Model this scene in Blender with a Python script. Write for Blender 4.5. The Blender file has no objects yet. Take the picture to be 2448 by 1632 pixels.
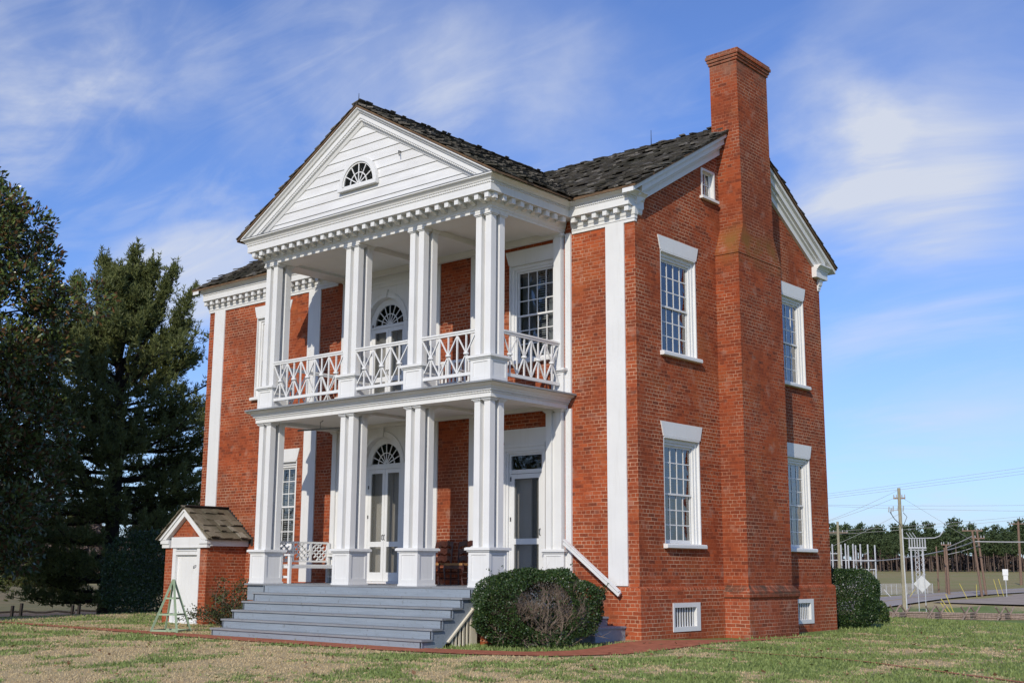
import bpy, math, random
import numpy as np
from mathutils import Vector, Matrix, noise
random.seed(7); RNG = np.random.default_rng(7)
R = math.radians
S = bpy.context.scene
COL = S.collection

# ------------------------------------------------------------------ camera, sky, sun, exposure
cam_d = bpy.data.cameras.new("camera"); cam = bpy.data.objects.new("camera", cam_d); COL.objects.link(cam)
YAW, PITCH, ROLL = 0.7082, 0.1870, 0.0056
fwd = Vector((-math.sin(YAW)*math.cos(PITCH), math.cos(YAW)*math.cos(PITCH), math.sin(PITCH)))
rt = Vector((math.cos(YAW), math.sin(YAW), 0)); up = rt.cross(fwd)
r2 = rt*math.cos(ROLL)+up*math.sin(ROLL); u2 = -rt*math.sin(ROLL)+up*math.cos(ROLL)
m = Matrix((r2, u2, -fwd)).transposed().to_4x4(); m.translation = Vector((13.5162, -19.6159, 1.3006))
cam.matrix_world = m
cam_d.sensor_width = 36; cam_d.lens = 36*2875.67/2448; cam_d.clip_start = .1; cam_d.clip_end = 5000
S.camera = cam

SUN = Vector((.40, -1, .62)).normalized()
EL = math.asin(SUN.z); AZ = math.atan2(SUN.x, SUN.y)
sl = bpy.data.lights.new("sun", 'SUN'); sl.energy = 3.6; sl.angle = R(.53); sl.color = (1, .925, .80)
so = bpy.data.objects.new("sun", sl); COL.objects.link(so); so.rotation_euler = SUN.to_track_quat('Z', 'Y').to_euler()
so.location = (20, -40, 30)

W = bpy.data.worlds.new("World"); S.world = W; W.use_nodes = True
def build_world():
    nt = W.node_tree; N = nt.nodes; L = nt.links; N.clear()
    out = N.new("ShaderNodeOutputWorld"); bg = N.new("ShaderNodeBackground"); L.new(bg.outputs[0], out.inputs[0])
    sky = N.new("ShaderNodeTexSky"); sky.sky_type = 'NISHITA'; sky.sun_disc = False
    sky.sun_elevation = EL; sky.sun_rotation = AZ; sky.air_density = 1.0; sky.dust_density = .6; sky.ozone_density = 2.0
    bg.inputs[1].default_value = .108
    tc = N.new("ShaderNodeTexCoord")
    def mth(op, a, b=None, c=None):
        n = N.new("ShaderNodeMath"); n.operation = op
        for i, x in enumerate((a, b, c)):
            if x is None: continue
            if isinstance(x, (int, float)): n.inputs[i].default_value = x
            else: L.new(x, n.inputs[i])
        return n.outputs[0]
    sep = N.new("ShaderNodeSeparateXYZ"); L.new(tc.outputs['Generated'], sep.inputs[0])
    z = mth('MAXIMUM', sep.outputs[2], 0.0)
    den = mth('ADD', z, .22)
    px = mth('DIVIDE', sep.outputs[0], den); py = mth('DIVIDE', sep.outputs[1], den)
    cmb = N.new("ShaderNodeCombineXYZ"); L.new(px, cmb.inputs[0]); L.new(py, cmb.inputs[1])
    mp = N.new("ShaderNodeMapping"); L.new(cmb.outputs[0], mp.inputs[0])
    mp.inputs['Rotation'].default_value = (0, 0, R(-62)); mp.inputs['Scale'].default_value = (1.0, 1.7, 1)
    n1 = N.new("ShaderNodeTexNoise"); n1.inputs['Scale'].default_value = 1.25; n1.inputs['Detail'].default_value = 7; n1.inputs['Roughness'].default_value = .56; n1.inputs['Distortion'].default_value = .55
    L.new(mp.outputs[0], n1.inputs[0])
    n2 = N.new("ShaderNodeTexNoise"); n2.inputs['Scale'].default_value = .7; n2.inputs['Detail'].default_value = 2
    L.new(cmb.outputs[0], n2.inputs[0])
    cl = mth('MULTIPLY_ADD', n2.outputs[0], .5, n1.outputs[0])
    rmp = N.new("ShaderNodeMapRange"); rmp.interpolation_type = 'SMOOTHSTEP'; L.new(cl, rmp.inputs[0])
    rmp.inputs[1].default_value = .78; rmp.inputs[2].default_value = 1.1; rmp.inputs[3].default_value = 0; rmp.inputs[4].default_value = .30
    mp3 = N.new("ShaderNodeMapping"); L.new(cmb.outputs[0], mp3.inputs[0]); mp3.inputs['Rotation'].default_value = (0, 0, R(12)); mp3.inputs['Scale'].default_value = (1.0, 3.2, 1)
    n3 = N.new("ShaderNodeTexNoise"); n3.inputs['Scale'].default_value = 2.6; n3.inputs['Detail'].default_value = 9; n3.inputs['Roughness'].default_value = .6; n3.inputs['Distortion'].default_value = 1.2
    L.new(mp3.outputs[0], n3.inputs[0])
    wi = N.new("ShaderNodeMapRange"); wi.interpolation_type = 'SMOOTHSTEP'; L.new(n3.outputs[0], wi.inputs[0]); wi.inputs[1].default_value = .42; wi.inputs[2].default_value = .72; wi.inputs[3].default_value = 0; wi.inputs[4].default_value = .20
    wm = N.new("ShaderNodeMapRange"); wm.interpolation_type = 'SMOOTHSTEP'; L.new(n2.outputs[0], wm.inputs[0]); wm.inputs[1].default_value = .38; wm.inputs[2].default_value = .62
    tot = mth('ADD', rmp.outputs[0], mth('MULTIPLY', wi.outputs[0], wm.outputs[0]))
    def blob(d, e1, e2, amt, sx=1.):
        # a bank of cloud round one direction of the sky
        nonlocal tot
        dp = N.new("ShaderNodeVectorMath"); dp.operation = 'DOT_PRODUCT'; L.new(tc.outputs['Generated'], dp.inputs[0]); dp.inputs[1].default_value = Vector(d).normalized()
        w = mth('ADD', dp.outputs['Value'], mth('MULTIPLY', mth('SUBTRACT', n1.outputs[0], .5), mth('MULTIPLY', mth('SUBTRACT', 1.0, e1), 1.6)))
        mr = N.new("ShaderNodeMapRange"); mr.interpolation_type = 'SMOOTHSTEP'; L.new(w, mr.inputs[0])
        mr.inputs[1].default_value = e1; mr.inputs[2].default_value = e2; mr.inputs[3].default_value = 0; mr.inputs[4].default_value = 1
        k = N.new("ShaderNodeMapRange"); k.interpolation_type = 'SMOOTHSTEP'; L.new(n1.outputs[0], k.inputs[0])
        k.inputs[1].default_value = .36; k.inputs[2].default_value = .66; k.inputs[3].default_value = .05; k.inputs[4].default_value = amt
        tot = mth('ADD', tot, mth('MULTIPLY', mr.outputs[0], k.outputs[0]))
    for b in CLOUDS: blob(*b)
    # low pale band near the horizon
    hz = N.new("ShaderNodeMapRange"); hz.interpolation_type = 'SMOOTHSTEP'; L.new(sep.outputs[2], hz.inputs[0])
    hz.inputs[1].default_value = .0; hz.inputs[2].default_value = .26; hz.inputs[3].default_value = .22; hz.inputs[4].default_value = .04
    tot = mth('MINIMUM', mth('ADD', tot, hz.outputs[0]), .93)
    tint = N.new("ShaderNodeMixRGB"); tint.blend_type = 'MULTIPLY'; tint.inputs[0].default_value = 1; tint.inputs[2].default_value = SKYTINT
    L.new(sky.outputs[0], tint.inputs[1])
    mix = N.new("ShaderNodeMixRGB"); L.new(tot, mix.inputs[0]); L.new(tint.outputs[0], mix.inputs[1]); mix.inputs[2].default_value = CLOUDCOL
    L.new(mix.outputs[0], bg.inputs[0])
SKYTINT = (.70, .95, 1.50, 1); CLOUDCOL = (6.3, 6.7, 7.6, 1)
def _dir(u, v):
    a = (u-1224)/2875.67; b = -(v-816)/2875.67
    return (fwd+a*r2+b*u2).normalized()
CLOUDS = [((-0.819, 0.418, 0.392), 0.993572, 0.999657, 0.6), ((-0.785, 0.48, 0.392), 0.996917, 0.999848, 0.36), ((-0.843, 0.404, 0.354), 0.996917, 0.999848, 0.7), ((-0.753, 0.562, 0.342), 0.999263, 0.999986, 0.28), ((-0.665, 0.62, 0.41), 0.994522, 0.999848, 0.22), ((-0.594, 0.705, 0.388), 0.994522, 0.999848, 0.25), ((-0.546, 0.754, 0.365), 0.996195, 0.999848, 0.25), ((-0.808, 0.535, 0.245), 0.996917, 0.999848, 0.5), ((-0.374, 0.882, 0.287), 0.994522, 0.999657, 0.36), ((-0.292, 0.909, 0.298), 0.990268, 0.999391, 0.36), ((-0.409, 0.848, 0.338), 0.996917, 0.999848, 0.4), ((-0.347, 0.921, 0.176), 0.992546, 0.999848, 0.38), ((-0.31, 0.867, 0.39), 0.992546, 0.999848, 0.2)]
build_world()
S.view_settings.view_transform = 'Standard'; S.view_settings.look = 'None'; S.view_settings.exposure = 0; S.view_settings.gamma = 1
S.cycles.max_bounces = 6; S.cycles.diffuse_bounces = 3; S.cycles.transparent_max_bounces = 12; S.cycles.caustics_reflective = False; S.cycles.caustics_refractive = False

# ------------------------------------------------------------------ materials
class MT:
    def __init__(s, name):
        s.m = bpy.data.materials.new(name); s.m.use_nodes = True; s.N = s.m.node_tree.nodes; s.L = s.m.node_tree.links
        s.b = s.N['Principled BSDF']; s.out = s.N['Material Output']; s.tc = s.N.new("ShaderNodeTexCoord")
    def n(s, t, **k):
        o = s.N.new("ShaderNode"+t)
        for a, v in k.items():
            if a.startswith('i_'): o.inputs[a[2:].replace('_', ' ')].default_value = v
            else: setattr(o, a, v)
        return o
    def noise(s, scale, detail=4, rough=.55, src='Object', dist=0, vec=None):
        o = s.n("TexNoise"); o.inputs['Scale'].default_value = scale; o.inputs['Detail'].default_value = detail; o.inputs['Roughness'].default_value = rough; o.inputs['Distortion'].default_value = dist
        s.L.new(vec if vec is not None else s.tc.outputs[src], o.inputs[0]); return o.outputs[0]
    def rng(s, x, a, b, c=0, d=1):
        o = s.n("MapRange"); s.L.new(x, o.inputs[0])
        for i, v in enumerate((a, b, c, d)): o.inputs[i+1].default_value = v
        return o.outputs[0]
    def mix(s, f, a, b, mode='MIX'):
        o = s.n("MixRGB", blend_type=mode)
        for i, x in enumerate((f, a, b)):
            if isinstance(x, (int, float)): o.inputs[i].default_value = x
            elif isinstance(x, tuple): o.inputs[i].default_value = (*x[:3], 1)
            else: s.L.new(x, o.inputs[i])
        return o.outputs[0]
    def bump(s, h, strength=.3, dist=.01):
        o = s.n("Bump"); o.inputs['Strength'].default_value = strength; o.inputs['Distance'].default_value = dist
        s.L.new(h, o.inputs['Height']); s.L.new(o.outputs[0], s.b.inputs['Normal'])
    def fin(s, col, rough=.6, spec=.4, metal=0.):
        if isinstance(col, tuple): s.b.inputs['Base Color'].default_value = (*col[:3], 1)
        else: s.L.new(col, s.b.inputs['Base Color'])
        if isinstance(rough, (int, float)): s.b.inputs['Roughness'].default_value = rough
        else: s.L.new(rough, s.b.inputs['Roughness'])
        s.b.inputs['Specular IOR Level'].default_value = spec; s.b.inputs['Metallic'].default_value = metal
        return s.m
def simple(name, c1, c2=None, scale=3., rough=.6, spec=.4, bump=0., metal=0., lo=.35, hi=.65, detail=5, mapscale=None):
    t = MT(name); c2 = c2 or tuple(x*.8 for x in c1)
    v = None
    if mapscale:
        mp = t.n("Mapping"); mp.inputs['Scale'].default_value = mapscale; t.L.new(t.tc.outputs['Object'], mp.inputs[0]); v = mp.outputs[0]
    f = t.noise(scale, detail, vec=v)
    if bump: t.bump(f, bump, .02)
    return t.fin(t.mix(t.rng(f, lo, hi), c1, c2), rough, spec, metal)

def brick_mat(name, a, b, mortar, stain=.5, moss=False, rh=.0755, dark=(.10, .045, .03), lichen=False):
    t = MT(name)
    d = t.noise(1.7, 3, src='UV'); d2 = t.noise(9, 2, src='UV')
    off = t.n("VectorMath", operation='MULTIPLY_ADD'); nn = t.n("TexNoise"); nn.inputs['Scale'].default_value = 4; nn.inputs['Detail'].default_value = 2
    t.L.new(t.tc.outputs['UV'], nn.inputs[0]); t.L.new(nn.outputs[1], off.inputs[0]); off.inputs[1].default_value = (.03, .026, 0); t.L.new(t.tc.outputs['UV'], off.inputs[2])
    br = t.n("TexBrick", offset=.5, offset_frequency=2, squash=.5, squash_frequency=4)
    t.L.new(off.outputs[0], br.inputs[0])
    br.inputs['Scale'].default_value = 1; br.inputs['Brick Width'].default_value = .222; br.inputs['Row Height'].default_value = rh
    br.inputs['Mortar Size'].default_value = .0068; br.inputs['Mortar Smooth'].default_value = .25; br.inputs['Bias'].default_value = 0
    br.inputs['Color1'].default_value = (0, 0, 0, 1); br.inputs['Color2'].default_value = (1, 1, 1, 1); br.inputs['Mortar'].default_value = (.5, .5, .5, 1)
    brk = t.n("TexNoise"); brk.inputs['Scale'].default_value = .55; brk.inputs['Detail'].default_value = 5; t.L.new(t.tc.outputs['UV'], brk.inputs[0])
    col = t.mix(br.outputs['Color'], tuple(x*1.12 for x in a), tuple(x*.82 for x in b))
    hi = t.rng(br.outputs['Color'], .82, 1.0, 0, .6)
    col = t.mix(hi, col, dark)
    col = t.mix(t.rng(d2, .35, .7, 0, .35), col, tuple(x*1.35 for x in a))
    big = t.rng(brk.outputs[0], .35, .68, 0, stain)
    col = t.mix(big, col, tuple(x*.55 for x in b), 'MIX')
    wz = t.noise(.33, 6, .68, src='UV', dist=.8); col = t.mix(t.rng(wz, .44, .66, 0, .72), col, (.13, .040, .022)); wy = t.noise(.55, 6, .68, src='UV', dist=.5); col = t.mix(t.rng(wy, .52, .70, 0, .55), col, (.42, .135, .045))
    ws = t.n("Mapping"); ws.inputs['Scale'].default_value = (3.2, .28, 1); t.L.new(t.tc.outputs['UV'], ws.inputs[0]); wn = t.noise(1.0, 5, .6, vec=ws.outputs[0]); col = t.mix(t.rng(wn, .58, .76, 0, .42), col, (.12, .05, .032))
    mcol = t.mix(t.rng(d, .35, .65), mortar, tuple(x*.62 for x in mortar))
    mv = t.noise(.8, 6, .65, src='UV'); mcol = t.mix(t.rng(mv, .42, .60, 0, .92), mcol, tuple(x*.85 for x in a))
    col = t.mix(br.outputs['Fac'], col, mcol)
    # scattered pale lime blooms
    lb = t.noise(2.6, 6, src='UV'); col = t.mix(t.rng(lb, .58, .76, 0, .48), col, (.42, .27, .20))
    if moss:
        ms = t.noise(1.6, 6, src='UV'); sx = t.n("SeparateXYZ"); t.L.new(t.tc.outputs['Object'], sx.inputs[0])
        band = t.mix(1., t.rng(sx.outputs[2], 7.9, 8.3), t.rng(sx.outputs[2], 9.0, 8.55), 'MULTIPLY')
        band2 = t.rng(sx.outputs[2], 12.2, 13.1, 0, .8)
        bb = t.mix(1., band, band2, 'ADD'); mm = t.mix(1., bb, t.rng(ms, .45, .62, 0, .8), 'MULTIPLY')
        col = t.mix(mm, col, t.mix(t.rng(sx.outputs[2], 9, 12), (.20, .105, .030), (.20, .165, .12)))
    if lichen:
        lx = t.n("SeparateXYZ"); t.L.new(t.tc.outputs['Object'], lx.inputs[0]); ln_ = t.noise(2.2, 6, .7, src='UV')
        bd = t.mix(1., t.rng(lx.outputs[2], .72, .85), t.rng(lx.outputs[2], 1.2, 1.0), 'MULTIPLY'); col = t.mix(t.mix(1., bd, t.rng(ln_, .40, .58, 0, .85), 'MULTIPLY'), col, (.055, .045, .032))
    h = t.mix(br.outputs['Fac'], t.mix(.5, br.outputs['Color'], d2), (0, 0, 0))
    t.bump(h, .55, .012)
    return t.fin(col, .9, .15)

M = {}
M['brick'] = brick_mat('red_brick', (.365, .082, .029), (.235, .046, .020), (.58, .34, .22), .40)
M['brick_chim'] = brick_mat('chimney_brick', (.345, .077, .027), (.22, .043, .019), (.48, .27, .175), .48, moss=True)
M['brick_plinth'] = brick_mat('plinth_brick', (.39, .090, .034), (.28, .058, .024), (.60, .36, .23), .45, dark=(.13, .06, .035))
M['brick_base'] = brick_mat('chimney_base_brick', (.37, .090, .038), (.26, .060, .028), (.55, .34, .23), .5, dark=(.13, .06, .035), lichen=True)
M['brick_pave'] = simple('brick_paving', (.42, .15, .085), (.30, .105, .06), 6, .9, .1, .3)
def paint():
    t = MT('white_paint'); f = t.noise(1.3, 5); g = t.noise(22, 4)
    mp = t.n("Mapping"); mp.inputs['Scale'].default_value = (8, 8, .6); t.L.new(t.tc.outputs['Object'], mp.inputs[0]); st = t.noise(2, 6, vec=mp.outputs[0]); pe = t.noise(5, 8, .7)
    c = t.mix(t.rng(f, .4, .7), (.70, .70, .685), (.655, .655, .645)); c = t.mix(t.rng(st, .55, .75, 0, .45), c, (.57, .56, .53)); c = t.mix(t.rng(pe, .68, .74, 0, .55), c, (.44, .42, .38))
    t.bump(g, .08, .004); return t.fin(c, .5, .35)
M['white'] = paint()
M['ceiling'] = simple('ceiling_paint', (.74, .73, .70), (.68, .67, .64), 1.2, .6, .3)
M['siding'] = simple('siding_paint', (.71, .71, .695), (.62, .615, .60), 1.0, .55, .3, .05, mapscale=(1, 1, 6))
def deckpaint(name, a, b):
    t = MT(name); mp = t.n("Mapping"); mp.inputs['Scale'].default_value = (.5, 9, 9); t.L.new(t.tc.outputs['Object'], mp.inputs[0])
    f = t.noise(3, 6, vec=mp.outputs[0]); g = t.noise(.9, 4); w = t.noise(14, 4)
    c = t.mix(t.rng(f, .35, .7), a, b); c = t.mix(t.rng(g, .5, .75, 0, .4), c, tuple(x*.75 for x in a)); c = t.mix(t.rng(w, .60, .74, 0, .7), c, (.13, .13, .125))
    t.bump(f, .15, .006); return t.fin(c, .6, .35)
M['deck'] = deckpaint('deck_grey_paint', (.26, .275, .29), (.20, .205, .215))
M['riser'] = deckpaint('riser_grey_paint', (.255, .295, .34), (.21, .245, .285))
M['glass'] = None
def glass(name, tint, boost=2.2, wav=.35):
    t = MT(name); t.N.remove(t.b)
    tr = t.n("BsdfTransparent"); tr.inputs[0].default_value = (*tint, 1); gl = t.n("BsdfGlossy"); gl.inputs['Roughness'].default_value = .015
    fr = t.n("Fresnel"); fr.inputs[0].default_value = 1.5
    f = t.noise(3.5, 2, .4, dist=.4); bp = t.n("Bump"); bp.inputs['Strength'].default_value = wav; bp.inputs['Distance'].default_value = .012; t.L.new(f, bp.inputs['Height'])
    t.L.new(bp.outputs[0], gl.inputs['Normal'])
    k = t.n("Math", operation='MULTIPLY', use_clamp=True); t.L.new(fr.outputs[0], k.inputs[0]); k.inputs[1].default_value = boost
    mx = t.n("MixShader"); t.L.new(k.outputs[0], mx.inputs[0]); t.L.new(tr.outputs[0], mx.inputs[1]); t.L.new(gl.outputs[0], mx.inputs[2]); t.L.new(mx.outputs[0], t.out.inputs[0])
    return t.m
M['glass'] = glass('old_window_glass', (.72, .77, .80), 3.0, .7)
def screen():
    t = MT('insect_screen'); tr = t.n("BsdfTransparent"); mx = t.n("MixShader"); mx.inputs[0].default_value = .50
    t.L.new(t.b.outputs[0], mx.inputs[1]); t.L.new(tr.outputs[0], mx.inputs[2]); t.L.new(mx.outputs[0], t.out.inputs[0])
    return t.fin((.16, .16, .145), .7, .2)
M['screen'] = screen()
M['curtain'] = simple('curtain_cloth', (.50, .50, .49), (.36, .36, .36), 5, .9, .1)
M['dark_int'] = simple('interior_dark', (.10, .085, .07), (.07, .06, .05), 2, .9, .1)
M['iron_and_shade'] = simple('dark_iron_and_shade', (.035, .033, .03), (.02, .02, .02), 8, .5, .5)  # iron fittings, and the dark sheets that paint shaded hollows
M['cream'] = simple('cream_paint', (.70, .64, .52), (.62, .56, .45), 2, .6, .3)
M['pale_inner'] = simple('inner_door_paint', (.66, .63, .57), (.6, .57, .5), 2, .6, .3)
def shingle_mat(name, a, b, c):
    t = MT(name); g = t.n("NewGeometry"); ri = g.outputs['Random Per Island']
    mp = t.n("Mapping"); mp.inputs['Scale'].default_value = (1, 1, 1); t.L.new(t.tc.outputs['Object'], mp.inputs[0])
    f = t.noise(16, 5); bg = t.noise(.8, 5)
    col = t.mix(ri, a, b); col = t.mix(t.rng(ri, .86, .93, 0, 1), col, c); col = t.mix(t.rng(f, .4, .7, 0, .5), col, tuple(x*.6 for x in a))
    col = t.mix(t.rng(bg, .5, .72, 0, .55), col, (.035, .038, .022))
    t.bump(f, .3, .008); return t.fin(col, .95, .1)
M['shingle'] = shingle_mat('weathered_shingles', (.062, .056, .047), (.13, .118, .098), (.25, .23, .20))
M['shingle_new'] = shingle_mat('shed_shingles', (.15, .125, .085), (.24, .21, .155), (.30, .27, .21))
M['edgewood'] = simple('roof_edge_wood', (.17, .11, .065), (.11, .07, .045), 6, .9, .1)
M['tar'] = simple('tar_flashing', (.045, .038, .034), (.03, .026, .024), 5, .8, .2)
M['lead'] = simple('lead_flashing', (.20, .21, .22), (.14, .145, .15), 4, .5, .4)
M['chairwood'] = simple('dark_chair_wood', (.075, .022, .012), (.045, .014, .009), 8, .4, .5)
M['rush'] = simple('rush_seat', (.36, .19, .07), (.24, .12, .05), 30, .8, .2, .3)
M['green'] = simple('pale_green_paint', (.31, .40, .26), (.25, .33, .21), 4, .6, .3)
def bark(name, a, b):
    t = MT(name); mp = t.n("Mapping"); mp.inputs['Scale'].default_value = (6, 6, 1.2); t.L.new(t.tc.outputs['Object'], mp.inputs[0]); f = t.noise(3, 6, vec=mp.outputs[0])
    t.bump(f, .8, .05); return t.fin(t.mix(t.rng(f, .35, .65), a, b), .95, .1)
M['bark'] = bark('dark_bark', (.055, .042, .032), (.03, .024, .02))
M['pinebark'] = bark('pale_pine_bark', (.16, .12, .10), (.09, .065, .055))
M['twig'] = simple('dead_twig', (.24, .19, .15), (.14, .105, .08), 9, .9, .1)
M['pole'] = bark('weathered_pole', (.36, .32, .22), (.26, .23, .16))
M['polebrown'] = bark('brown_pole', (.24, .16, .115), (.16, .105, .08))
M['rail'] = bark('weathered_rail', (.34, .26, .21), (.17, .13, .11))
M['darkrail'] = bark('dark_rail', (.055, .045, .038), (.03, .025, .022))
M['steel'] = simple('galvanised_steel', (.50, .51, .52), (.40, .41, .43), 4, .5, .4)
M['insul'] = simple('porcelain', (.42, .42, .42), (.33, .33, .33), 4, .3, .5)
M['wire'] = simple('power_cable', (.42, .41, .40), (.34, .34, .33), 3, .6, .3)
M['yellow'] = simple('yellow_plastic', (.50, .42, .10), (.42, .35, .09), 4, .5, .3)
M['signback'] = simple('bare_aluminium', (.55, .55, .54), (.47, .47, .47), 3, .45, .4)
def leafmat(name, a, b, rough=.5, spec=.4, trans=.15):
    t = MT(name); g = t.n("NewGeometry"); c = t.mix(g.outputs['Random Per Island'], a, b); ns = t.noise(.9, 3); c = t.mix(t.rng(ns, .4, .65, 0, .5), c, tuple(x*1.25 for x in b))
    t.fin(c, rough, spec)
    tl = t.n("BsdfTranslucent"); t.L.new(c, tl.inputs[0]); mx = t.n("MixShader"); mx.inputs[0].default_value = trans
    t.L.new(t.b.outputs[0], mx.inputs[1]); t.L.new(tl.outputs[0], mx.inputs[2]); t.L.new(mx.outputs[0], t.out.inputs[0]); return t.m
M['maglf'] = leafmat('magnolia_leaf', (.040, .068, .018), (.105, .135, .036), .28, .5, .05)
M['maglb'] = leafmat('magnolia_leaf_underside', (.15, .080, .032), (.10, .052, .022), .7, .2, .05)
M['pinelf'] = leafmat('white_pine_needles', (.075, .098, .032), (.165, .18, .058), .55, .3, .3)
M['pinefar'] = leafmat('far_pine_needles', (.040, .062, .026), (.062, .088, .036), .7, .2, .1)
M['boxlf'] = leafmat('boxwood_leaf', (.016, .036, .010), (.040, .075, .018), .4, .45, .1)
M['boxlf2'] = leafmat('boxwood_new_leaf', (.065, .10, .022), (.09, .12, .03), .45, .4, .15)
M['roself'] = leafmat('rose_leaf', (.05, .045, .022), (.035, .05, .02), .6, .3, .1)
M['gdead'] = leafmat('dormant_grass', (.60, .47, .27), (.46, .36, .20), .8, .15, .2)
M['ggreen'] = leafmat('green_grass', (.165, .235, .06), (.25, .29, .10), .6, .25, .25)
M['scrub'] = simple('purple_brown_scrub', (.10, .072, .060), (.16, .115, .085), 1.5, .95, .05)

def ground_mat():
    t = MT('lawn_ground'); at = t.n("Attribute", attribute_name='mixg'); a = at.outputs['Color']; sp = t.n("SeparateColor"); t.L.new(a, sp.inputs[0])
    f = t.noise(7, 6, .65); g = t.noise(40, 4, .7); gr = t.n("Math", operation='MULTIPLY_ADD'); t.L.new(f, gr.inputs[0]); gr.inputs[1].default_value = .9; 
    sh = t.n("Math", operation='ADD'); t.L.new(sp.outputs[0], sh.inputs[0]); sh.inputs[1].default_value = -.45; t.L.new(sh.outputs[0], gr.inputs[2])
    k = t.rng(gr.outputs[0], .38, .62)
    tan = t.mix(t.rng(g, .3, .7), (.52, .41, .235), (.36, .275, .155)); grn = t.mix(t.rng(g, .3, .7), (.20, .25, .075), (.12, .165, .05))
    c = t.mix(k, tan, grn)
    fl = t.noise(.05, 5, .6); fld = t.mix(t.rng(fl, .4, .6), (.24, .225, .09), (.30, .235, .115)); c = t.mix(sp.outputs[1], c, fld)
    c = t.mix(sp.outputs[2], c, t.mix(t.rng(t.noise(.4, 4), .4, .6), (.085, .066, .056), (.16, .11, .075)))
    t.bump(g, .5, .03); return t.fin(c, .95, .1)
M['ground'] = ground_mat()
M['asphalt'] = simple('asphalt', (.37, .33, .30), (.31, .275, .255), .6, 1., .0)
M['apron'] = simple('gravel_shoulder', (.38, .32, .27), (.31, .26, .22), .8, 1., .0)
M['roadwhite'] = simple('road_white', (.6, .6, .58), (.5, .5, .48), 2, .8, .2)
M['roadyellow'] = simple('road_yellow', (.45, .30, .06), (.36, .24, .06), 2, .8, .2)
M['stone'] = simple('slate_flag', (.17, .165, .175), (.12, .118, .125), 3, .85, .2)

# ------------------------------------------------------------------ geometry helpers
ORG = {}
class MB:
    def __init__(s): s.v = []; s.f = []; s.mi = []
    def face(s, pts, mi=0):
        i = len(s.v); s.v += [tuple(p) for p in pts]; s.f.append(tuple(range(i, i+len(pts)))); s.mi.append(mi); return s
    def idx(s, pts, faces, mi=0):
        i = len(s.v); s.v += [tuple(p) for p in pts]
        for f in faces: s.f.append(tuple(i+k for k in f)); s.mi.append(mi)
        return s
    def box(s, x0, x1, y0, y1, z0, z1, mi=0):
        x0, x1 = sorted((x0, x1)); y0, y1 = sorted((y0, y1)); z0, z1 = sorted((z0, z1))
        P = [(x0, y0, z0), (x1, y0, z0), (x1, y1, z0), (x0, y1, z0), (x0, y0, z1), (x1, y0, z1), (x1, y1, z1), (x0, y1, z1)]
        return s.idx(P, [(0, 3, 2, 1), (4, 5, 6, 7), (0, 1, 5, 4), (1, 2, 6, 5), (2, 3, 7, 6), (3, 0, 4, 7)], mi)
    def bar(s, p, q, w, h, upv=(0, 0, 1), mi=0):
        p = Vector(p); q = Vector(q); d = (q-p).normalized(); a = d.cross(Vector(upv))
        if a.length < 1e-4: a = d.cross(Vector((1, 0, 0)))
        a.normalize(); b = a.cross(d); a *= w/2; b *= h/2
        P = [p-a-b, p+a-b, p+a+b, p-a+b, q-a-b, q+a-b, q+a+b, q-a+b]
        return s.idx(P, [(0, 3, 2, 1), (4, 5, 6, 7), (0, 1, 5, 4), (1, 2, 6, 5), (2, 3, 7, 6), (3, 0, 4, 7)], mi)
    def tube(s, pts, r, n=6, mi=0):
        pts = [Vector(p) for p in pts]; rs = r if isinstance(r, (list, tuple)) else [r]*len(pts); V = []; F = []
        for i, p in enumerate(pts):
            d = (pts[min(i+1, len(pts)-1)]-pts[max(i-1, 0)]).normalized(); a = d.cross(Vector((0, 0, 1)))
            if a.length < .05: a = d.cross(Vector((1, 0, 0)))
            a.normalize(); b = d.cross(a)
            for k in range(n):
                t = 2*math.pi*k/n; V.append(p+(a*math.cos(t)+b*math.sin(t))*rs[i])
        for i in range(len(pts)-1):
            for k in range(n): F.append((i*n+k, i*n+(k+1) % n, (i+1)*n+(k+1) % n, (i+1)*n+k))
        F.append(tuple(range(n))[::-1]); F.append(tuple((len(pts)-1)*n+k for k in range(n)))
        return s.idx(V, F, mi)
    def prism(s, poly, fn, a, b, mi=0):
        "poly: 2-D outline, fn(p, t) -> 3-D, extruded from t=a to t=b"
        n = len(poly); P = [fn(p, a) for p in poly]+[fn(p, b) for p in poly]
        F = [tuple(range(n))[::-1], tuple(range(n, 2*n))]+[(k, (k+1) % n, n+(k+1) % n, n+k) for k in range(n)]
        return s.idx(P, F, mi)
    def sweep(s, path, prof, mi=0):
        "path: XY polyline running so that outward is on its left-hand side; prof: closed list of (out, z); mitred"
        n = len(prof); V = []; F = []; P = [Vector(p) for p in path]
        for i, p in enumerate(P):
            def nr(a, b): d = (b-a).normalized(); return Vector((-d.y, d.x))
            if i == 0: mv = nr(P[0], P[1])
            elif i == len(P)-1: mv = nr(P[-2], P[-1])
            else:
                a = nr(P[i-1], P[i]); b = nr(P[i], P[i+1]); mv = (a+b)/(1+a.dot(b))
            for o, z in prof: V.append((p.x+mv.x*o, p.y+mv.y*o, z))
        for i in range(len(P)-1):
            for k in range(n): F.append((i*n+k, i*n+(k+1) % n, (i+1)*n+(k+1) % n, (i+1)*n+k))
        F.append(tuple(range(n))); F.append(tuple((len(P)-1)*n+k for k in range(n))[::-1])
        return s.idx(V, F, mi)
    def build(s, name, mats, parent=None, org=(0, 0, 0), smooth=False, rz=0.):
        me = bpy.data.meshes.new(name); me.from_pydata(s.v, [], s.f)
        return finish(me, name, mats, parent, org, smooth, rz, s.mi)
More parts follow.
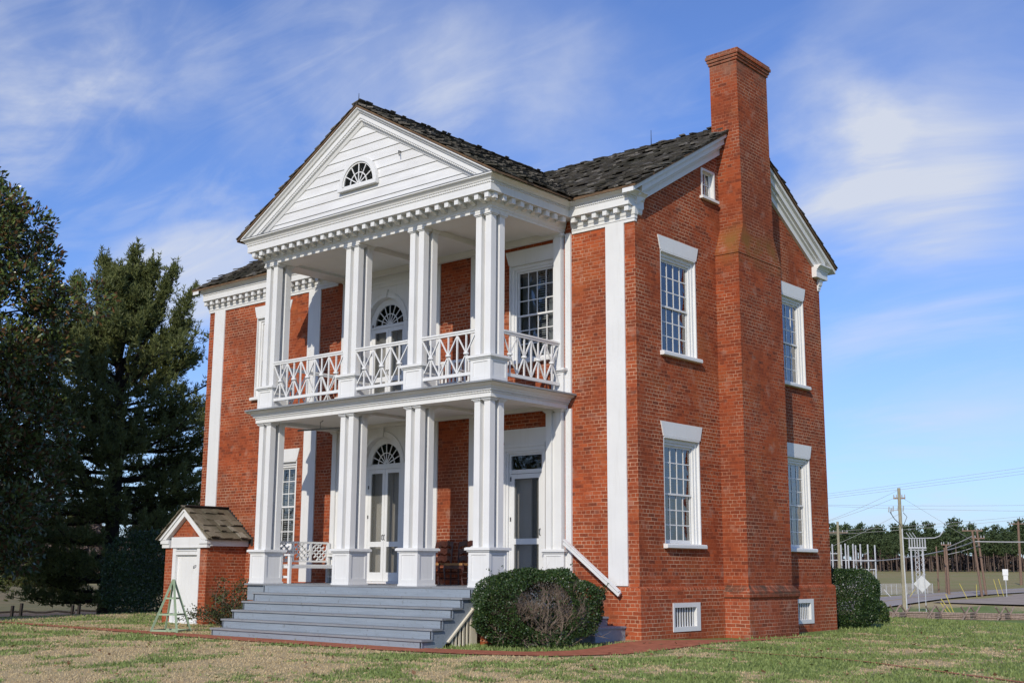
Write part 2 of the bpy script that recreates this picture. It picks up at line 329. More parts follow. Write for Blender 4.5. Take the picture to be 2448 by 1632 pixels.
def finish(me, name, mats, parent, org, smooth, rz, mi=None, uv=True):
    for mm in (mats if isinstance(mats, (list, tuple)) else [mats]): me.materials.append(M[mm] if isinstance(mm, str) else mm)
    if mi is not None and any(mi): me.polygons.foreach_set('material_index', np.array(mi, dtype=np.int32))
    if uv and len(me.polygons) < 60000:
        ul = me.uv_layers.new(name='UVMap'); n = len(me.loops); co = np.empty(len(me.vertices)*3); me.vertices.foreach_get('co', co); co = co.reshape(-1, 3)
        li = np.empty(n, dtype=np.int32); me.loops.foreach_get('vertex_index', li); nr = np.empty(len(me.polygons)*3); me.polygons.foreach_get('normal', nr); nr = np.abs(nr.reshape(-1, 3))
        lt = np.empty(len(me.polygons), dtype=np.int32); me.polygons.foreach_get('loop_total', lt); ax = np.repeat(np.argmax(nr, 1), lt); c = co[li]+np.array(org)
        u = np.where((ax == 0)[:, None], c[:, [1, 2]], np.where((ax == 1)[:, None], c[:, [0, 2]], c[:, [0, 1]])); u = u+np.where((ax == 0)[:, None], [[.11, 0]], [[0, 0]])
        ul.data.foreach_set('uv', u.ravel())
    if smooth: me.polygons.foreach_set('use_smooth', np.ones(len(me.polygons), dtype=bool))
    me.update(); o = bpy.data.objects.new(name, me); COL.objects.link(o); put(o, parent, org, rz); return o
def put(o, parent, org, rz=0.):
    org = Vector(org); o.rotation_euler = (0, 0, rz)
    if parent is not None:
        o.parent = parent; po, pr = ORG[parent.name]
        o.location = Matrix.Rotation(-pr, 3, 'Z') @ (org-po); o.rotation_euler = (0, 0, rz-pr)
    else: o.location = org
    ORG[o.name] = (org, rz); return o
def empty(name, org, rz=0.):
    o = bpy.data.objects.new(name, None); o.empty_display_size = .3; COL.objects.link(o); return put(o, None, org, rz)
def tag(o, label, cat, group=None):
    o['label'] = label; o['category'] = cat
    if group: o['group'] = group
    return o
def struct(o, kind='structure'): o['kind'] = kind; return o
def copy_tree(o, parent, org, rz=0.):
    c = o.copy(); COL.objects.link(c); po, pz = ORG[o.name]; put(c, parent, org, rz)
    for ch in list(o.children):
        co, cz = ORG[ch.name]; rel = Matrix.Rotation(rz-pz, 3, 'Z') @ (co-po)
        copy_tree(ch, c, Vector(org)+rel, cz-pz+rz)
    return c
def np_mesh(V, F, name, mats, parent, org, mi=None):
    "quads or tris from numpy arrays"
    me = bpy.data.meshes.new(name); k = F.shape[1]
    me.vertices.add(len(V)); me.vertices.foreach_set('co', V.astype(np.float32).ravel())
    me.loops.add(F.size); me.loops.foreach_set('vertex_index', F.astype(np.int32).ravel())
    me.polygons.add(len(F)); me.polygons.foreach_set('loop_start', np.arange(0, F.size, k, dtype=np.int32)); me.polygons.foreach_set('loop_total', np.full(len(F), k, dtype=np.int32))
    me.update(calc_edges=True); return finish(me, name, mats, parent, org, False, 0., mi, uv=False)
def unit(a): return a/np.maximum(np.linalg.norm(a, axis=-1, keepdims=True), 1e-9)
def leaf_quads(P, A, B, ln, wd):
    "diamond leaves: P centres, A long axis, B width axis"
    a = A*(ln[:, None]/2); b = B*(wd[:, None]/2)
    V = np.stack([P-a, P+b-a*.1, P+a, P-b-a*.1], 1).reshape(-1, 3); F = np.arange(len(V)).reshape(-1, 4); return V, F
def rand_frame(n, nrm=None, spread=1.):
    a = unit(RNG.normal(size=(n, 3)))
    if nrm is not None: a = unit(nrm+a*spread)
    t = unit(np.cross(a, RNG.normal(size=(n, 3)))); return a, t, np.cross(a, t)

# ------------------------------------------------------------------ terrain
TZ = [(0, -.08), (13, -.1), (33.5, -1.05), (47, -1.6), (66, -2.03), (80, -2.08), (90, -1.68), (100, -1.3), (110, -1.1), (150, -.8), (420, 1.6), (1500, 12)]
TX, TY = [a for a, b in TZ], [b for a, b in TZ]
def gz(x, y): return float(np.interp(math.hypot(x+7, y-4), TX, TY))+.075*math.exp(-((x-.3)**2+(y-.2)**2)/3.4)
def greenness(x, y):
    n = noise.noise((x*.8, y*.8, 3.)); n2 = noise.noise((x*2.6, y*2.6, 9.)); n3 = noise.noise((x*.16, y*.16, 5.))
    g = .45+.55*n+.45*n2+.35*n3+.22*noise.noise((x*6.1, y*6.1, 2.))
    px = x-13.5; py = y+19.6; side = (px*.76+py*.65)   # lusher towards the right-hand lawn
    g += max(0., min(.20, (side-1.)*.022))
    if y < -6.3 and side < 2: g -= .08
    if y > 14 or x > 10 and y > 2: g += .08
    if -1.9 < x < .3 and -3.6 < y < -.4 or .05 < x < .85 and .3 < y < 9: g += .7
    return g
def axis(lo, hi, a, b, st):
    c = list(np.arange(a, b+1e-6, st)); d = st; x = b
    while x < hi: d *= 1.16; x += d; c.append(x)
    d = st; x = a
    while x > lo: d *= 1.16; x -= d; c.insert(0, x)
    return np.array(c)
gx = axis(-1500, 900, -16, 16, .4); gy = axis(-300, 1500, -16, 14, .4)
X, Y = np.meshgrid(gx, gy, indexing='ij'); Z = np.interp(np.hypot(X+7, Y-4), TX, TY)+.075*np.exp(-((X-.3)**2+(Y-.2)**2)/3.4)
V = np.stack([X, Y, Z], -1).reshape(-1, 3); ni, nj = X.shape; I = np.arange(ni*nj).reshape(ni, nj)
F = np.stack([I[:-1, :-1], I[1:, :-1], I[1:, 1:], I[:-1, 1:]], -1).reshape(-1, 4)
g = np_mesh(V, F, 'ground', 'ground', None, (0, 0, 0)); struct(g)
at = g.data.color_attributes.new('mixg', 'FLOAT_COLOR', 'POINT'); ca = np.zeros((len(V), 4)); ca[:, 3] = 1
for i, (x, y, z) in enumerate(V):
    r = math.hypot(x+7, y-4)
    if r < 95: ca[i, 0] = min(1, max(0, greenness(x, y)))
    if r > 96 or x < -52: ca[i, 1] = min(1, max((r-96)/4, (-52-x)/4))
    if x < -52 and y < 60:
        q = 1-abs(r-62-8*noise.noise((x*.05, y*.05, 0)))/13; ca[i, 2] = max(.45, min(1, q*3))  # scrub band; its raised minimum also paints shade over the left far field
    if r > 100 and x > -80 and y > 60: ca[i, 2] = max(ca[i, 2], max(0, 1-abs(r-126)/9)*.8)
at.data.foreach_set('color', ca.ravel())

# ================================================================== THE HOUSE
XW = -14.45; D = 8.2; P = 2.407; ZD = .9605; ZT = .99; ZS = 8.607
HO = Vector((-7.2, 4.1, -.08))
house = tag(empty('brick_house', HO), 'two-storey red brick house with a white double-decker columned portico and tall end chimney', 'house')

def wall_panel(mb, pl, u0, u1, z0, z1, holes, off=0., depth=.12, clip=None, mi=0):
    T = (lambda u, w, z: (u, off+w, z)) if pl == 'y' else (lambda u, w, z: (off-w, u, z))
    us = sorted({u0, u1, *[h[0] for h in holes], *[h[1] for h in holes]}); zs = sorted({z0, z1, *[h[2] for h in holes], *[h[3] for h in holes]})
    for i in range(len(us)-1):
        for j in range(len(zs)-1):
            a, b, c, d = us[i], us[i+1], zs[j], zs[j+1]; mx, mz = (a+b)/2, (c+d)/2
            if any(h[0] < mx < h[1] and h[2] < mz < h[3] for h in holes): continue
            poly = [(a, c), (b, c), (b, d), (a, d)]
            for (A, B, C) in (clip or []):      # keep A*u+B*z<=C
                out = []
                for k in range(len(poly)):
                    p, q = poly[k], poly[(k+1) % len(poly)]; fp = A*p[0]+B*p[1]-C; fq = A*q[0]+B*q[1]-C
                    if fp <= 0: out.append(p)
                    if fp*fq < 0: t = fp/(fp-fq); out.append((p[0]+(q[0]-p[0])*t, p[1]+(q[1]-p[1])*t))
                poly = out
                if len(poly) < 3: break
            if len(poly) >= 3: mb.face([T(u, 0, z) for u, z in poly], mi)
    for a, b, c, d in holes:
        mb.face([T(a, 0, c), T(a, depth, c), T(a, depth, d), T(a, 0, d)], mi); mb.face([T(b, 0, c), T(b, 0, d), T(b, depth, d), T(b, depth, c)], mi)
        mb.face([T(a, 0, d), T(a, depth, d), T(b, depth, d), T(b, 0, d)], mi); mb.face([T(a, 0, c), T(b, 0, c), T(b, depth, c), T(a, depth, c)], mi)

WW = .69; UB, UT = 5.735, 7.896; LB, LT = 1.82, 3.997
XUR, XUL, XLL = -2.68, -11.62, -11.11           # front windows: upper right, upper left, lower left
YW = (1.596, D-1.596)
XD = -7.30
fh = [(XUR-WW, XUR+WW, UB, UT), (XUL-WW, XUL+WW, UB, UT), (XLL-WW, XLL+WW, LB, LT), (-3.48, -2.25, ZD+.0, 3.88), (-8.4, -6.0, ZD, 4.62), (-8.4, -6.0, 4.9, 8.1)]
w = MB(); wall_panel(w, 'y', XW, 0, .88, 8.95, fh); w.build('wall', 'brick', house)
SL = .583; RZ0 = 8.935; RY0 = -.43               # roof pitch, eave height and position of the main roof
apexz = RZ0+SL*(4.1-RY0)
w = MB(); sh = [(y-WW, y+WW, b, t) for y in YW for b, t in ((UB, UT), (LB, LT))]+[(2.60, 3.17, 9.47, 10.14)]
cl = [(-SL, 1, RZ0-SL*RY0-.16), (SL, 1, RZ0+SL*(8.8)-.16)]
wall_panel(w, 'x', 0, D, .88, 11.5, sh, clip=cl); w.build('wall', 'brick', house)
w = MB(); wall_panel(w, 'x', 0, D, -.5, 11.5, [], off=XW, clip=cl); w.build('wall', 'brick', house)
w = MB(); wall_panel(w, 'y', XW, 0, -.5, 8.95, [], off=D); w.build('wall', 'brick', house)
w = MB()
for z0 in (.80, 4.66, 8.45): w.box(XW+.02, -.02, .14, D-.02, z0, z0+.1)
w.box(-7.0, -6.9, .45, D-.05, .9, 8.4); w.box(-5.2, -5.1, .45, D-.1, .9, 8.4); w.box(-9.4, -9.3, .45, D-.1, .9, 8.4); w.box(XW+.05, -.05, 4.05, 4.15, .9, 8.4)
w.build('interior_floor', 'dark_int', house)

# plinth with a chamfered brick top
def plinth_seg(mb, y0, y1, holes, off=.07):
    wall_panel(mb, 'x', y0, y1, -.5, .92, holes, off=off, depth=.16)
    mb.face([(off, y0, .92), (off, y1, .92), (off-.02, y1, .96), (off-.02, y0, .96)]); mb.face([(off-.02, y0, .96), (off-.02, y1, .96), (-.01, y1, ZT), (-.01, y0, ZT)])
    for y in (y0, y1):
      if y > 0: mb.face([(0, y, -.5), (off, y, -.5), (off, y, .92), (off-.02, y, .96), (-.01, y, ZT)])
V1, V2 = (1.03, 2.05, .12, .66), (6.1, 7.06, .12, .66)
w = MB(); plinth_seg(w, 5.06, D+.07, [V2]); w.build('plinth', 'brick_plinth', house)
w = MB(); plinth_seg(w, -.07, 3.14, [V1])
for a, b in ((-1.5, .07), (XW-.07, -9.05)):
    if a < -2: w.build('plinth', 'brick_plinth', house); w = MB()
    wall_panel(w, 'y', a, b, -.5, .92, [], off=-.07); w.face([(a, -.07, .92), (b, -.07, .92), (b-(.02 if b > 0 else 0), -.05, .96), (a, -.05, .96)]); w.face([(a, -.05, .96), (b-(.02 if b > 0 else 0), -.05, .96), (b-(.08 if b > 0 else 0), .01, ZT), (a, .01, ZT)])
w.build('plinth', 'brick_plinth', house)
for (y0, y1, z0, z1) in (V1, V2):
    v = MB()
    for a, b, c, d in ((y0, y1, z1-.09, z1), (y0, y1, z0-.02, z0+.07), (y0, y0+.07, z0+.07, z1-.09), (y1-.15, y1, z0+.07, z1-.09)): v.box(-.04, .085, a+.004, b-.004, c, d)
    vo = v.build('vent', 'white', house)
    n = 8; k = MB()
    for i in range(n):
        y = y0+.10+(y1-y0-.26)*(i+.5)/n; k.bar((0.02, y, z0+.06), (0.02, y, z1-.08), .012, .036, (0, 1, 0))
    k.build('vent_bars', 'white', vo); b = MB(); b.box(-.085, -.08, y0, y1, z0, z1); b.build('vent_shade_sheet', 'iron_and_shade', vo)  # dark sheet paints the shade of the hollow behind the bars

# ---- windows (built once in local space: X along the wall, -Y outwards, Z up from the sill)
def make_window(h, org, rz, curtains=True, lintel=True):
    f = MB()
    f.box(-WW+.002, -WW+.03, .0, .13, 0, h-.002); f.box(WW-.03, WW-.002, .0, .13, 0, h-.002); f.box(-WW+.03, WW-.03, -.004, .13, h-.035, h-.003)
    for o, a, b, y in ((.03, .03, .10, .055), (.10, .10, .155, .085)):           # stepped architrave
        f.box(-WW+a, -WW+b, y, .15, .0, h-.035); f.box(WW-b, WW-a, y, .15, .0, h-.035); f.box(-WW+b, WW-b, y, .15, h-.035-(b-.03), h-.035-(a-.03))
    f.box(-WW+.03, WW-.03, -.02, .04, h-.03, h+.0); 
    win = f.build('window', 'white', house, org, rz=rz)
    if lintel:
        l = MB(); l.prism([(-WW-.005, 0), (WW+.005, 0), (WW+.098, .30), (-WW-.098, .30)], lambda p, t: (p[0], t, h+.002+p[1]), -.022, .05); l.build('lintel', 'white', win, org, rz=rz)
    s = MB(); s.prism([(-.105, -.075), (-.105, -.02), (-.09, 0), (.15, .02), (.15, -.085), (-.09, -.085)], lambda p, t: (t, p[0], p[1]), -WW-.055, WW+.055); s.build('sill', 'white', win, org, rz=rz)
    gw = WW-.155; g0, g1 = .02, h-.16; gm = (g0+g1)/2
    for z0, z1, y in ((g0, gm+.02, .155), (gm-.02, g1, .125)):
        q = MB(); q.box(-gw, gw, y, y+.035, z0, z0+(.07 if z0 == g0 else .04)); q.box(-gw, gw, y, y+.035, z1-.04, z1); a0, a1 = z0+(.07 if z0 == g0 else .04), z1-.04
        q.box(-gw, -gw+.04, y, y+.035, a0, a1); q.box(gw-.04, gw, y, y+.035, a0, a1)
        for i in (1, 2, 3): x = -gw+.04+(2*gw-.08)*i/4; q.box(x-.011, x+.011, y+.004, y+.03, a0, a1)
        for i in (1, 2): z = a0+(a1-a0)*i/3; q.box(-gw+.04, gw-.04, y+.006, y+.028, z-.011, z+.011)
        q.build('sash', 'white', win, org, rz=rz)
        p = MB(); p.face([(-gw+.03, y+.016, z0+.03), (gw-.03, y+.016, z0+.03), (gw-.03, y+.016, z1-.03), (-gw+.03, y+.016, z1-.03)]); p.build('pane', 'glass', win, org, rz=rz)
    if curtains:
        for a, b in ((-gw-.02, -.16), (.18, gw+.02)):
            c = MB(); n = 26; pr = None
            for i in range(n+1):
                x = a+(b-a)*i/n; y = .30+.035*math.sin(i*1.35)+.012*math.sin(i*3.1)
                if pr: c.face([(pr[0], pr[1], 0), (x, y, 0), (x, y, h-.1), (pr[0], pr[1], h-.1)])
                pr = (x, y)
            c.build('curtain', 'curtain', win, org, smooth=False, rz=rz)
        c = MB()
        for i in range(int((h-.1)/.05)): z = .02+i*.05; c.face([(-gw, .36, z), (gw, .36, z), (gw, .385, z+.036), (-gw, .385, z+.036)])
        c.build('blind', 'curtain', win, org, rz=rz)
    return win
wU = make_window(UT-UB, (0, YW[0], UB), math.pi/2); 
wL = copy_tree(wU, house, (0, YW[0], LB), math.pi/2)
for z in (UB, LB): copy_tree(wU, house, (0, YW[1], z), math.pi/2)
for x, z in ((XUR, UB), (XUL, UB), (XLL, LB)): copy_tree(wU, house, (x, 0, z), 0.)
# attic window
a = MB(); y0, y1, z0, z1 = 2.60, 3.17, 9.47, 10.14
a.box(-.12, .02, y0+.002, y0+.05, z0, z1-.05); a.box(-.12, .02, y1-.05, y1-.002, z0, z1-.05); a.box(-.12, .02, y0+.002, y1-.002, z1-.05, z1-.002); a.box(-.1, -.07, y0+.05, y0+.09, z0, z1-.05); a.box(-.1, -.07, y1-.12, y1-.05, z0, z1-.05); a.box(-.1, -.07, y0+.09, y1-.12, z1-.09, z1-.05)
a.box(-.1, -.07, y0+.09, y1-.12, z0, z0+.04); a.box(-.097, -.073, (y0+y1)/2-.01, (y0+y1)/2+.01, z0+.04, z1-.09); a.box(-.096, -.074, y0+.09, y1-.12, (z0+z1)/2-.01, (z0+z1)/2+.01)
ao = a.build('attic_window', 'white', house); b = MB(); b.box(-.12, .09, y0-.06, y1+.06, z0-.06, z0-.001); b.build('sill', 'white', ao)
b = MB(); b.face([(-.085, y0, z0), (-.085, y1, z0), (-.085, y1, z1), (-.085, y0, z1)]); b.build('pane', 'glass', ao); b = MB(); b.face([(-.25, y0-.1, z0-.1), (-.25, y1-.15, z0-.1), (-.25, y1-.15, z1), (-.25, y0-.1, z1)]); b.build('curtain', 'curtain', ao)

# ---- flat white pilasters on the front wall
for a, b, z0 in ((-.725, -.259, ZT+.005), (XW+.259, XW+.725, ZT+.005), (-10.16, -9.69, ZD), (-5.95, -5.47, ZD), (-4.50, -4.02, ZD), (-4.02+.42, -4.02+.50, 30)):
    if z0 > 20: continue
    q = MB()
    if ZD == z0 and a > -9.05: q.box(a, b, -.03, .05, z0, 4.60); q.box(a, b, -.03, .05, 4.9, 8.30)
    else: q.box(a, b, -.03, .05, z0, 8.30)
    q.build('pilaster', 'white', house)

# ---- clustered columns
CW = .528
def col_parts(z0, zp, zc, zt, name, parent, org, half=False, CW=CW):
    "local: right-front corner of the pedestal at (0,0), going to -X and +Y; half = stuck on the wall"
    dy = .13 if half else CW
    if half: posts = [(-.47, -.32, .0, .13), (-.21, -.06, .0, .13)] if CW > .4 else [(-.25, -.07, .0, .13)]
    else: posts = [(-.47, -.32, .06, .21), (-.21, -.06, .06, .21), (-.47, -.32, .32, .47), (-.21, -.06, .32, .47)]
    s = MB()
    for a, b, c, d in posts: s.box(a, b, c, d, zp-z0, zc-z0)
    if half: s.box(-min(.44, CW-.01), -.09, .05, .129, zp-z0, zc-z0-.001)
    else: s.box(-.36, -.17, .17, .36, zp-z0, zc-z0)
    co = s.build(name, 'white', parent, org)
    k = MB()
    for a, b, c, d in posts:
        k.box(a-.022, b+.022, c-.022 if not half else c-.022, d+.022 if not half else d, zc-z0, zc-z0+.022); k.box(a-.045, b+.045, c-.045, d+.045 if not half else d, zc-z0+.022, zt-z0)
    k.build('capital', 'white', co, org)
    p = MB(); h = zp-z0; zc0 = h-.085
    p.box(-CW+.014, -.014, .014, dy-(.014 if not half else 0), 0, zc0)
    fr = [('f', 0)] if half else [('f', 0), ('r', 0), ('l', 0)]
    def fb(u0, u1, a, b, f):
        if f == 'f': p.box(-CW+u0, -CW+u1, 0, .014, a, b)
        if f == 'r': p.box(-.014, 0, u0+(.014 if u0 == 0 else 0), u1-(.014 if u1 == dy and not half else 0), a, b)
        if f == 'l': p.box(-CW, -CW+.014, u0+(.014 if u0 == 0 else 0), u1-(.014 if u1 == dy and not half else 0), a, b)
    for f, _ in fr:
        wd = CW if f == 'f' else dy
        fb(0, .075, 0, zc0, f); fb(wd-.075, wd, 0, zc0, f); fb(.075, wd-.075, zc0-.055, zc0, f); fb(.075, wd-.075, 0, .13, f)
    e = .0 if half else 1.
    p.box(-CW-.012, .012, -.012, dy+.012*e, .0, .035); p.box(-CW-.025, .025, -.025, dy+.025*e, zc0, zc0+.03); p.box(-CW-.058, .058, -.058, dy+.058*e, zc0+.03, h-.008); p.box(-CW-.04, .04, -.04, dy+.04*e, h-.008, h)
    p.build('pedestal', 'white', co, org); return co
lowX = (-1.7615, -3.6602, -5.6726, -8.479); upX = (-1.79, -3.67, -5.685, -8.49)
c0 = col_parts(ZD, 1.71, 4.52, 4.575, 'column', house, (lowX[0], -P, ZD))
for x in lowX[1:]: copy_tree(c0, house, (x, -P, ZD))
c1 = col_parts(4.868, 5.43, 8.27, 8.335, 'column', house, (upX[0], -P+.02, 4.868))
for x in upX[1:]: copy_tree(c1, house, (x, -P+.02, 4.868))
h0 = col_parts(ZD, 1.71, 4.52, 4.575, 'half_column', house, (lowX[0], -.13, ZD), True); copy_tree(h0, house, (lowX[3], -.13, ZD))
h1 = col_parts(4.868, 5.43, 8.27, 8.335, 'half_column', house, (lowX[0], -.13, 4.868), True, CW=.32); copy_tree(h1, house, (lowX[3], -.13, 4.868))
for z0, z1 in ((ZD, 4.575), (4.868, 8.33)):
    q = MB(); q.box(-1.775, -1.63, -.045, .02, z0, z1); q.build('pilaster', 'white', house)

# ---- floors, ceilings, beams
f = MB(); n = 0; x = -9.06
while x < -1.72:
    f.box(x, min(x+.132, -1.715), -P-.09, -.03, ZD-.035, ZD); x += .135
f.build('porch_floor', 'deck', house)
f = MB(); f.box(-9.02, -1.76, -P-.02, -.075, .6, ZD-.037); f.build('porch_frame', 'riser', house)
f = MB(); f.box(-2.2, -1.80, -P-.0, -1.9, -.4, .6); f.box(-2.2, -1.80, -1.9, -.08, -.4, .598); f.box(-9.0, -8.6, -P, -.08, -.4, .6); f.build('porch_pier', 'brick_plinth', house)
b = MB(); b.box(-9.12, -1.50, -P-.26, -.02, 4.835, 4.868); b.build('balcony_floor', 'deck', house)
e = MB(); path = [(-1.735, -.005), (-1.735, -P-.02), (-9.0, -P-.02), (-9.0, -.005)]
e.sweep([p for p in path], [(-.3, 4.575), (0, 4.575), (0, 4.655), (.012, 4.66), (.012, 4.70), (.05, 4.705), (.05, 4.74), (.075, 4.745), (.085, 4.78), (.15, 4.80), (.19, 4.833), (-.3, 4.833)])
def dentils(mb, path, o, z0, z1, st=.05, wd=.024, dp=.012):
    for i in range(len(path)-1):
        a, b = Vector(path[i]), Vector(path[i+1]); d = (b-a); L = d.length; d /= L; nn = Vector((-d.y, d.x)); k = int((L+.0)/st)
        for j in range(k):
            c = a+d*(st*(j+.5)); p = c+nn*(o-.002); q = c+nn*(o+dp); t = d*(wd/2)
            mb.idx([(p.x-t.x, p.y-t.y, z0), (p.x+t.x, p.y+t.y, z0), (q.x+t.x, q.y+t.y, z0), (q.x-t.x, q.y-t.y, z0), (p.x-t.x, p.y-t.y, z1), (p.x+t.x, p.y+t.y, z1), (q.x+t.x, q.y+t.y, z1), (q.x-t.x, q.y-t.y, z1)], [(2, 3, 7, 6), (0, 3, 2, 1), (4, 5, 6, 7), (1, 2, 6, 5), (3, 0, 4, 7)])
dentils(e, path, .012, 4.664, 4.70, .04, .022, .016)
e.build('balcony_beam', 'white', house)
for z, bz, zz in ((4.66, 4.585, 4.83), (8.40, 8.27, 8.5)):
    c = MB(); c.box(-8.72, -2.03, -P+.29, -.02, z, z+.02)
    c.box(-8.72, -2.03, -.14, -.032, bz+.0, z-.001)
    for x in (lowX[1]-.264, lowX[2]-.264): c.box(x-.13, x+.13, -P+.29, -.14, bz+.012, z-.002)
    c.build('porch_ceiling', 'ceiling', house)

# ---- entablature: cornice round house and portico, bracketed
FE, FY, FR, FLX = -.2517, -2.7435, -1.50, -9.19
FL = [(.025, .30), (.025, FE), (FR, FE), (FR, FY), (FLX, FY), (FLX, FE), (XW-.025, FE), (XW-.025, .30)]
FLr = FL[::-1]
PR = [(o, z+.077) for o, z in [(-.26, 8.53), (0, 8.53), (0, 8.68), (.012, 8.685), (.012, 8.728), (.035, 8.735), (.045, 8.76), (.10, 8.81), (.125, 8.815), (.125, 8.842), (-.26, 8.842)]]
e = MB(); e.sweep(FL, PR); dentils(e, FL, .012, 8.767, 8.803, .05, .026, .014)
cor = e.build('cornice', 'white', house)
def frieze(path, prof, nm):
    q = MB(); q.sweep(path, prof); return q.build(nm, 'white', cor)
pf = [(-.05, 8.30), (.005, 8.30), (.005, 8.36), (.02, 8.365), (.02, 8.42), (.04, 8.44), (.05, 8.50), (.06, 8.56), (.06, ZS-.002), (-.05, ZS-.002)]
frieze([(.01, .05), (.01, -.025), (-1.60, -.025)], pf, 'frieze'); frieze([(-.02, .24), (-.02, -.03), (-.15, -.03)], [(-.05, 8.44), (.0, 8.44), (.045, 8.50), (.05, 8.56), (.06, 8.58), (.06, ZS-.003), (-.05, ZS-.003)], 'frieze'); frieze([(-9.05, -.025), (XW-.01, -.025), (XW-.01, .08)], pf, 'frieze')
pp = [(-.50, 8.335), (0, 8.335), (0, 8.385), (.018, 8.39), (.018, 8.43), (.035, 8.45), (.05, 8.50), (.06, 8.56), (.06, ZS-.002), (-.50, ZS-.002)]
frieze([(-1.80, -.035), (-1.80, -P+.03), (-8.98, -P+.03), (-8.98, -.035)], pp, 'frieze')
md = MB(); md.prism([(0, 0), (0, -.112), (.06, -.112), (.07, -.092), (.11, -.075), (.16, -.085), (.22, -.125), (.26, -.135), (.26, 0)], lambda p, t: (t, p[0], p[1]), -.052, .052)
mod0 = None
def modillion(x, y, rz):
    global mod0
    if mod0 is None: mod0 = md.build('modillion', 'white', cor, (x, y, ZS-.003), rz=rz)
    else:
        o = mod0.copy(); COL.objects.link(o); put(o, cor, (x, y, ZS-.003), rz)
for i in range(6): modillion(-.06-.275*i, FE+.04, 0)
for i in range(28): modillion(FR-.155-.2725*i, FY+.04, 0)
for i in range(9): modillion(FR-.04, FY+.20+.2725*i, math.pi/2)
for i in range(9): modillion(FLX+.04, FY+.20+.2725*i, -math.pi/2)
for i in range(20): modillion(-9.40-.264*i, FE+.04, 0)

# ---- pediment
XC = -5.345; HWD = 4.06; EZ = 8.925; AZP = EZ+SL*HWD
yt = -2.63
s = MB(); n = 10; zb = 8.92; ap = AZP-.40; hw = (ap-zb)/SL; bh = .215
fanc = (-5.42, 9.545)
for k in range(n+1):
    z0 = zb+k*bh; z1 = min(z0+bh+.02, ap); 
    if z0 > ap-.02: break
    a0 = (ap-z0)/SL; a1 = (ap-z1)/SL
    s.idx([(XC-a0, yt-.028, z0), (XC+a0, yt-.028, z0), (XC+a1, yt-.004, z1), (XC-a1, yt-.004, z1), (XC-a0, yt, z0), (XC+a0, yt, z0)], [(0, 1, 2, 3), (4, 5, 1, 0)])
ped = s.build('pediment', 'siding', house)
def rake(sx):
    q = MB(); L = HWD; d = Vector((-sx*L, 0, SL*L)); 
    prof = [(y+.165, d) for y, d in [(-3.035, .045), (-3.035, .075), (-2.99, .10), (-2.965, .145), (-2.93, .155), (-2.93, .265), (-2.905, .27), (-2.905, .315), (-2.87, .32), (-2.85, .36), (-2.83, .40), (-2.70, .40), (-2.70, .045)]]
    V = []
    for xx in (0, 1):
        for y, dz in prof:
            x = sx*L*(1-xx); z = EZ+SL*L*xx-dz*1.0
            if xx == 0: zf = max(z, 8.923); x = sx*min(L+.02, (AZP-dz-zf)/SL) ; z = zf
            V.append((XC+x, y, z))
    n = len(prof); F = [(k, (k+1) % n, n+(k+1) % n, n+k) for k in range(n)]+[tuple(range(n))]
    q.idx(V, F)
    k = 0
    while k*.05 < L-.55:
        x = XC+sx*(L-.5-k*.05); z = EZ+SL*(.5+k*.05)-.315; q.box(x-.012, x+.012, -2.753, -2.735, z+.006, z+.042); k += 1
    q.build('raking_cornice', 'white', ped)
rake(1); rake(-1)
l = MB(); l.box(XC-HWD+.0, XC+HWD-.0, -2.880, -2.60, 8.9205, 8.931); l.build('flashing', 'lead', ped)
def ring(mb, xc, zc, r0, r1, y0, y1, a0=0, a1=math.pi, n=24):
    for i in range(n):
        t0 = a0+(a1-a0)*i/n; t1 = a0+(a1-a0)*(i+1)/n
        q = [(math.cos(t0)*r0, math.sin(t0)*r0), (math.cos(t0)*r1, math.sin(t0)*r1), (math.cos(t1)*r1, math.sin(t1)*r1), (math.cos(t1)*r0, math.sin(t1)*r0)]
        mb.prism([(xc+a, zc+b) for a, b in q], lambda p, t: (p[0], t, p[1]), y0, y1)
def fan(xc, zc, r, y, parent, nrad=6, name='fan_window', outer=.05, back=None):
    q = MB(); ring(q, xc, zc, r-.035, r+.0, y, y+.04); q.box(xc-r, xc+r, y, y+.04, zc-.03, zc+.015); ring(q, xc, zc, r*.52-.011, r*.52+.011, y+.006, y+.03, n=16)
    for i in range(1, nrad): t = math.pi*i/nrad; q.bar((xc+math.cos(t)*.03, y+.018, zc+math.sin(t)*.03), (xc+math.cos(t)*(r-.02), y+.018, zc+math.sin(t)*(r-.02)), .022, .02, (0, 1, 0))
    fo = q.build(name, 'white', parent)
    g = MB(); g.face([(xc-r, y+.02, zc), (xc+r, y+.02, zc)]+[(xc+r*math.cos(t), y+.02, zc+r*math.sin(t)) for t in np.linspace(.02, math.pi-.02, 20)]); g.build('pane', 'glass', fo)
    return fo
fo = fan(fanc[0], fanc[1], .50, yt-.075, house, 6)
q = MB(); ring(q, fanc[0], fanc[1], .50, .595, yt-.10, yt-.02); q.box(fanc[0]-.615, fanc[0]+.615, yt-.13, yt-.02, fanc[1]-.10, fanc[1]-.031); q.box(fanc[0]-.595, fanc[0]-.50, yt-.10, yt-.02, fanc[1]-.031, fanc[1]); q.box(fanc[0]+.50, fanc[0]+.595, yt-.10, yt-.02, fanc[1]-.031, fanc[1]); q.build('frame', 'white', fo)
q = MB(); q.face([(fanc[0]-.50, yt-.037, fanc[1]), (fanc[0]+.50, yt-.037, fanc[1])]+[(fanc[0]+.50*math.cos(t), yt-.037, fanc[1]+.50*math.sin(t)) for t in np.linspace(.02, math.pi-.02, 16)]); q.build('shade_sheet', 'iron_and_shade', fo)  # dark sheet paints the unlit space behind the fan glass
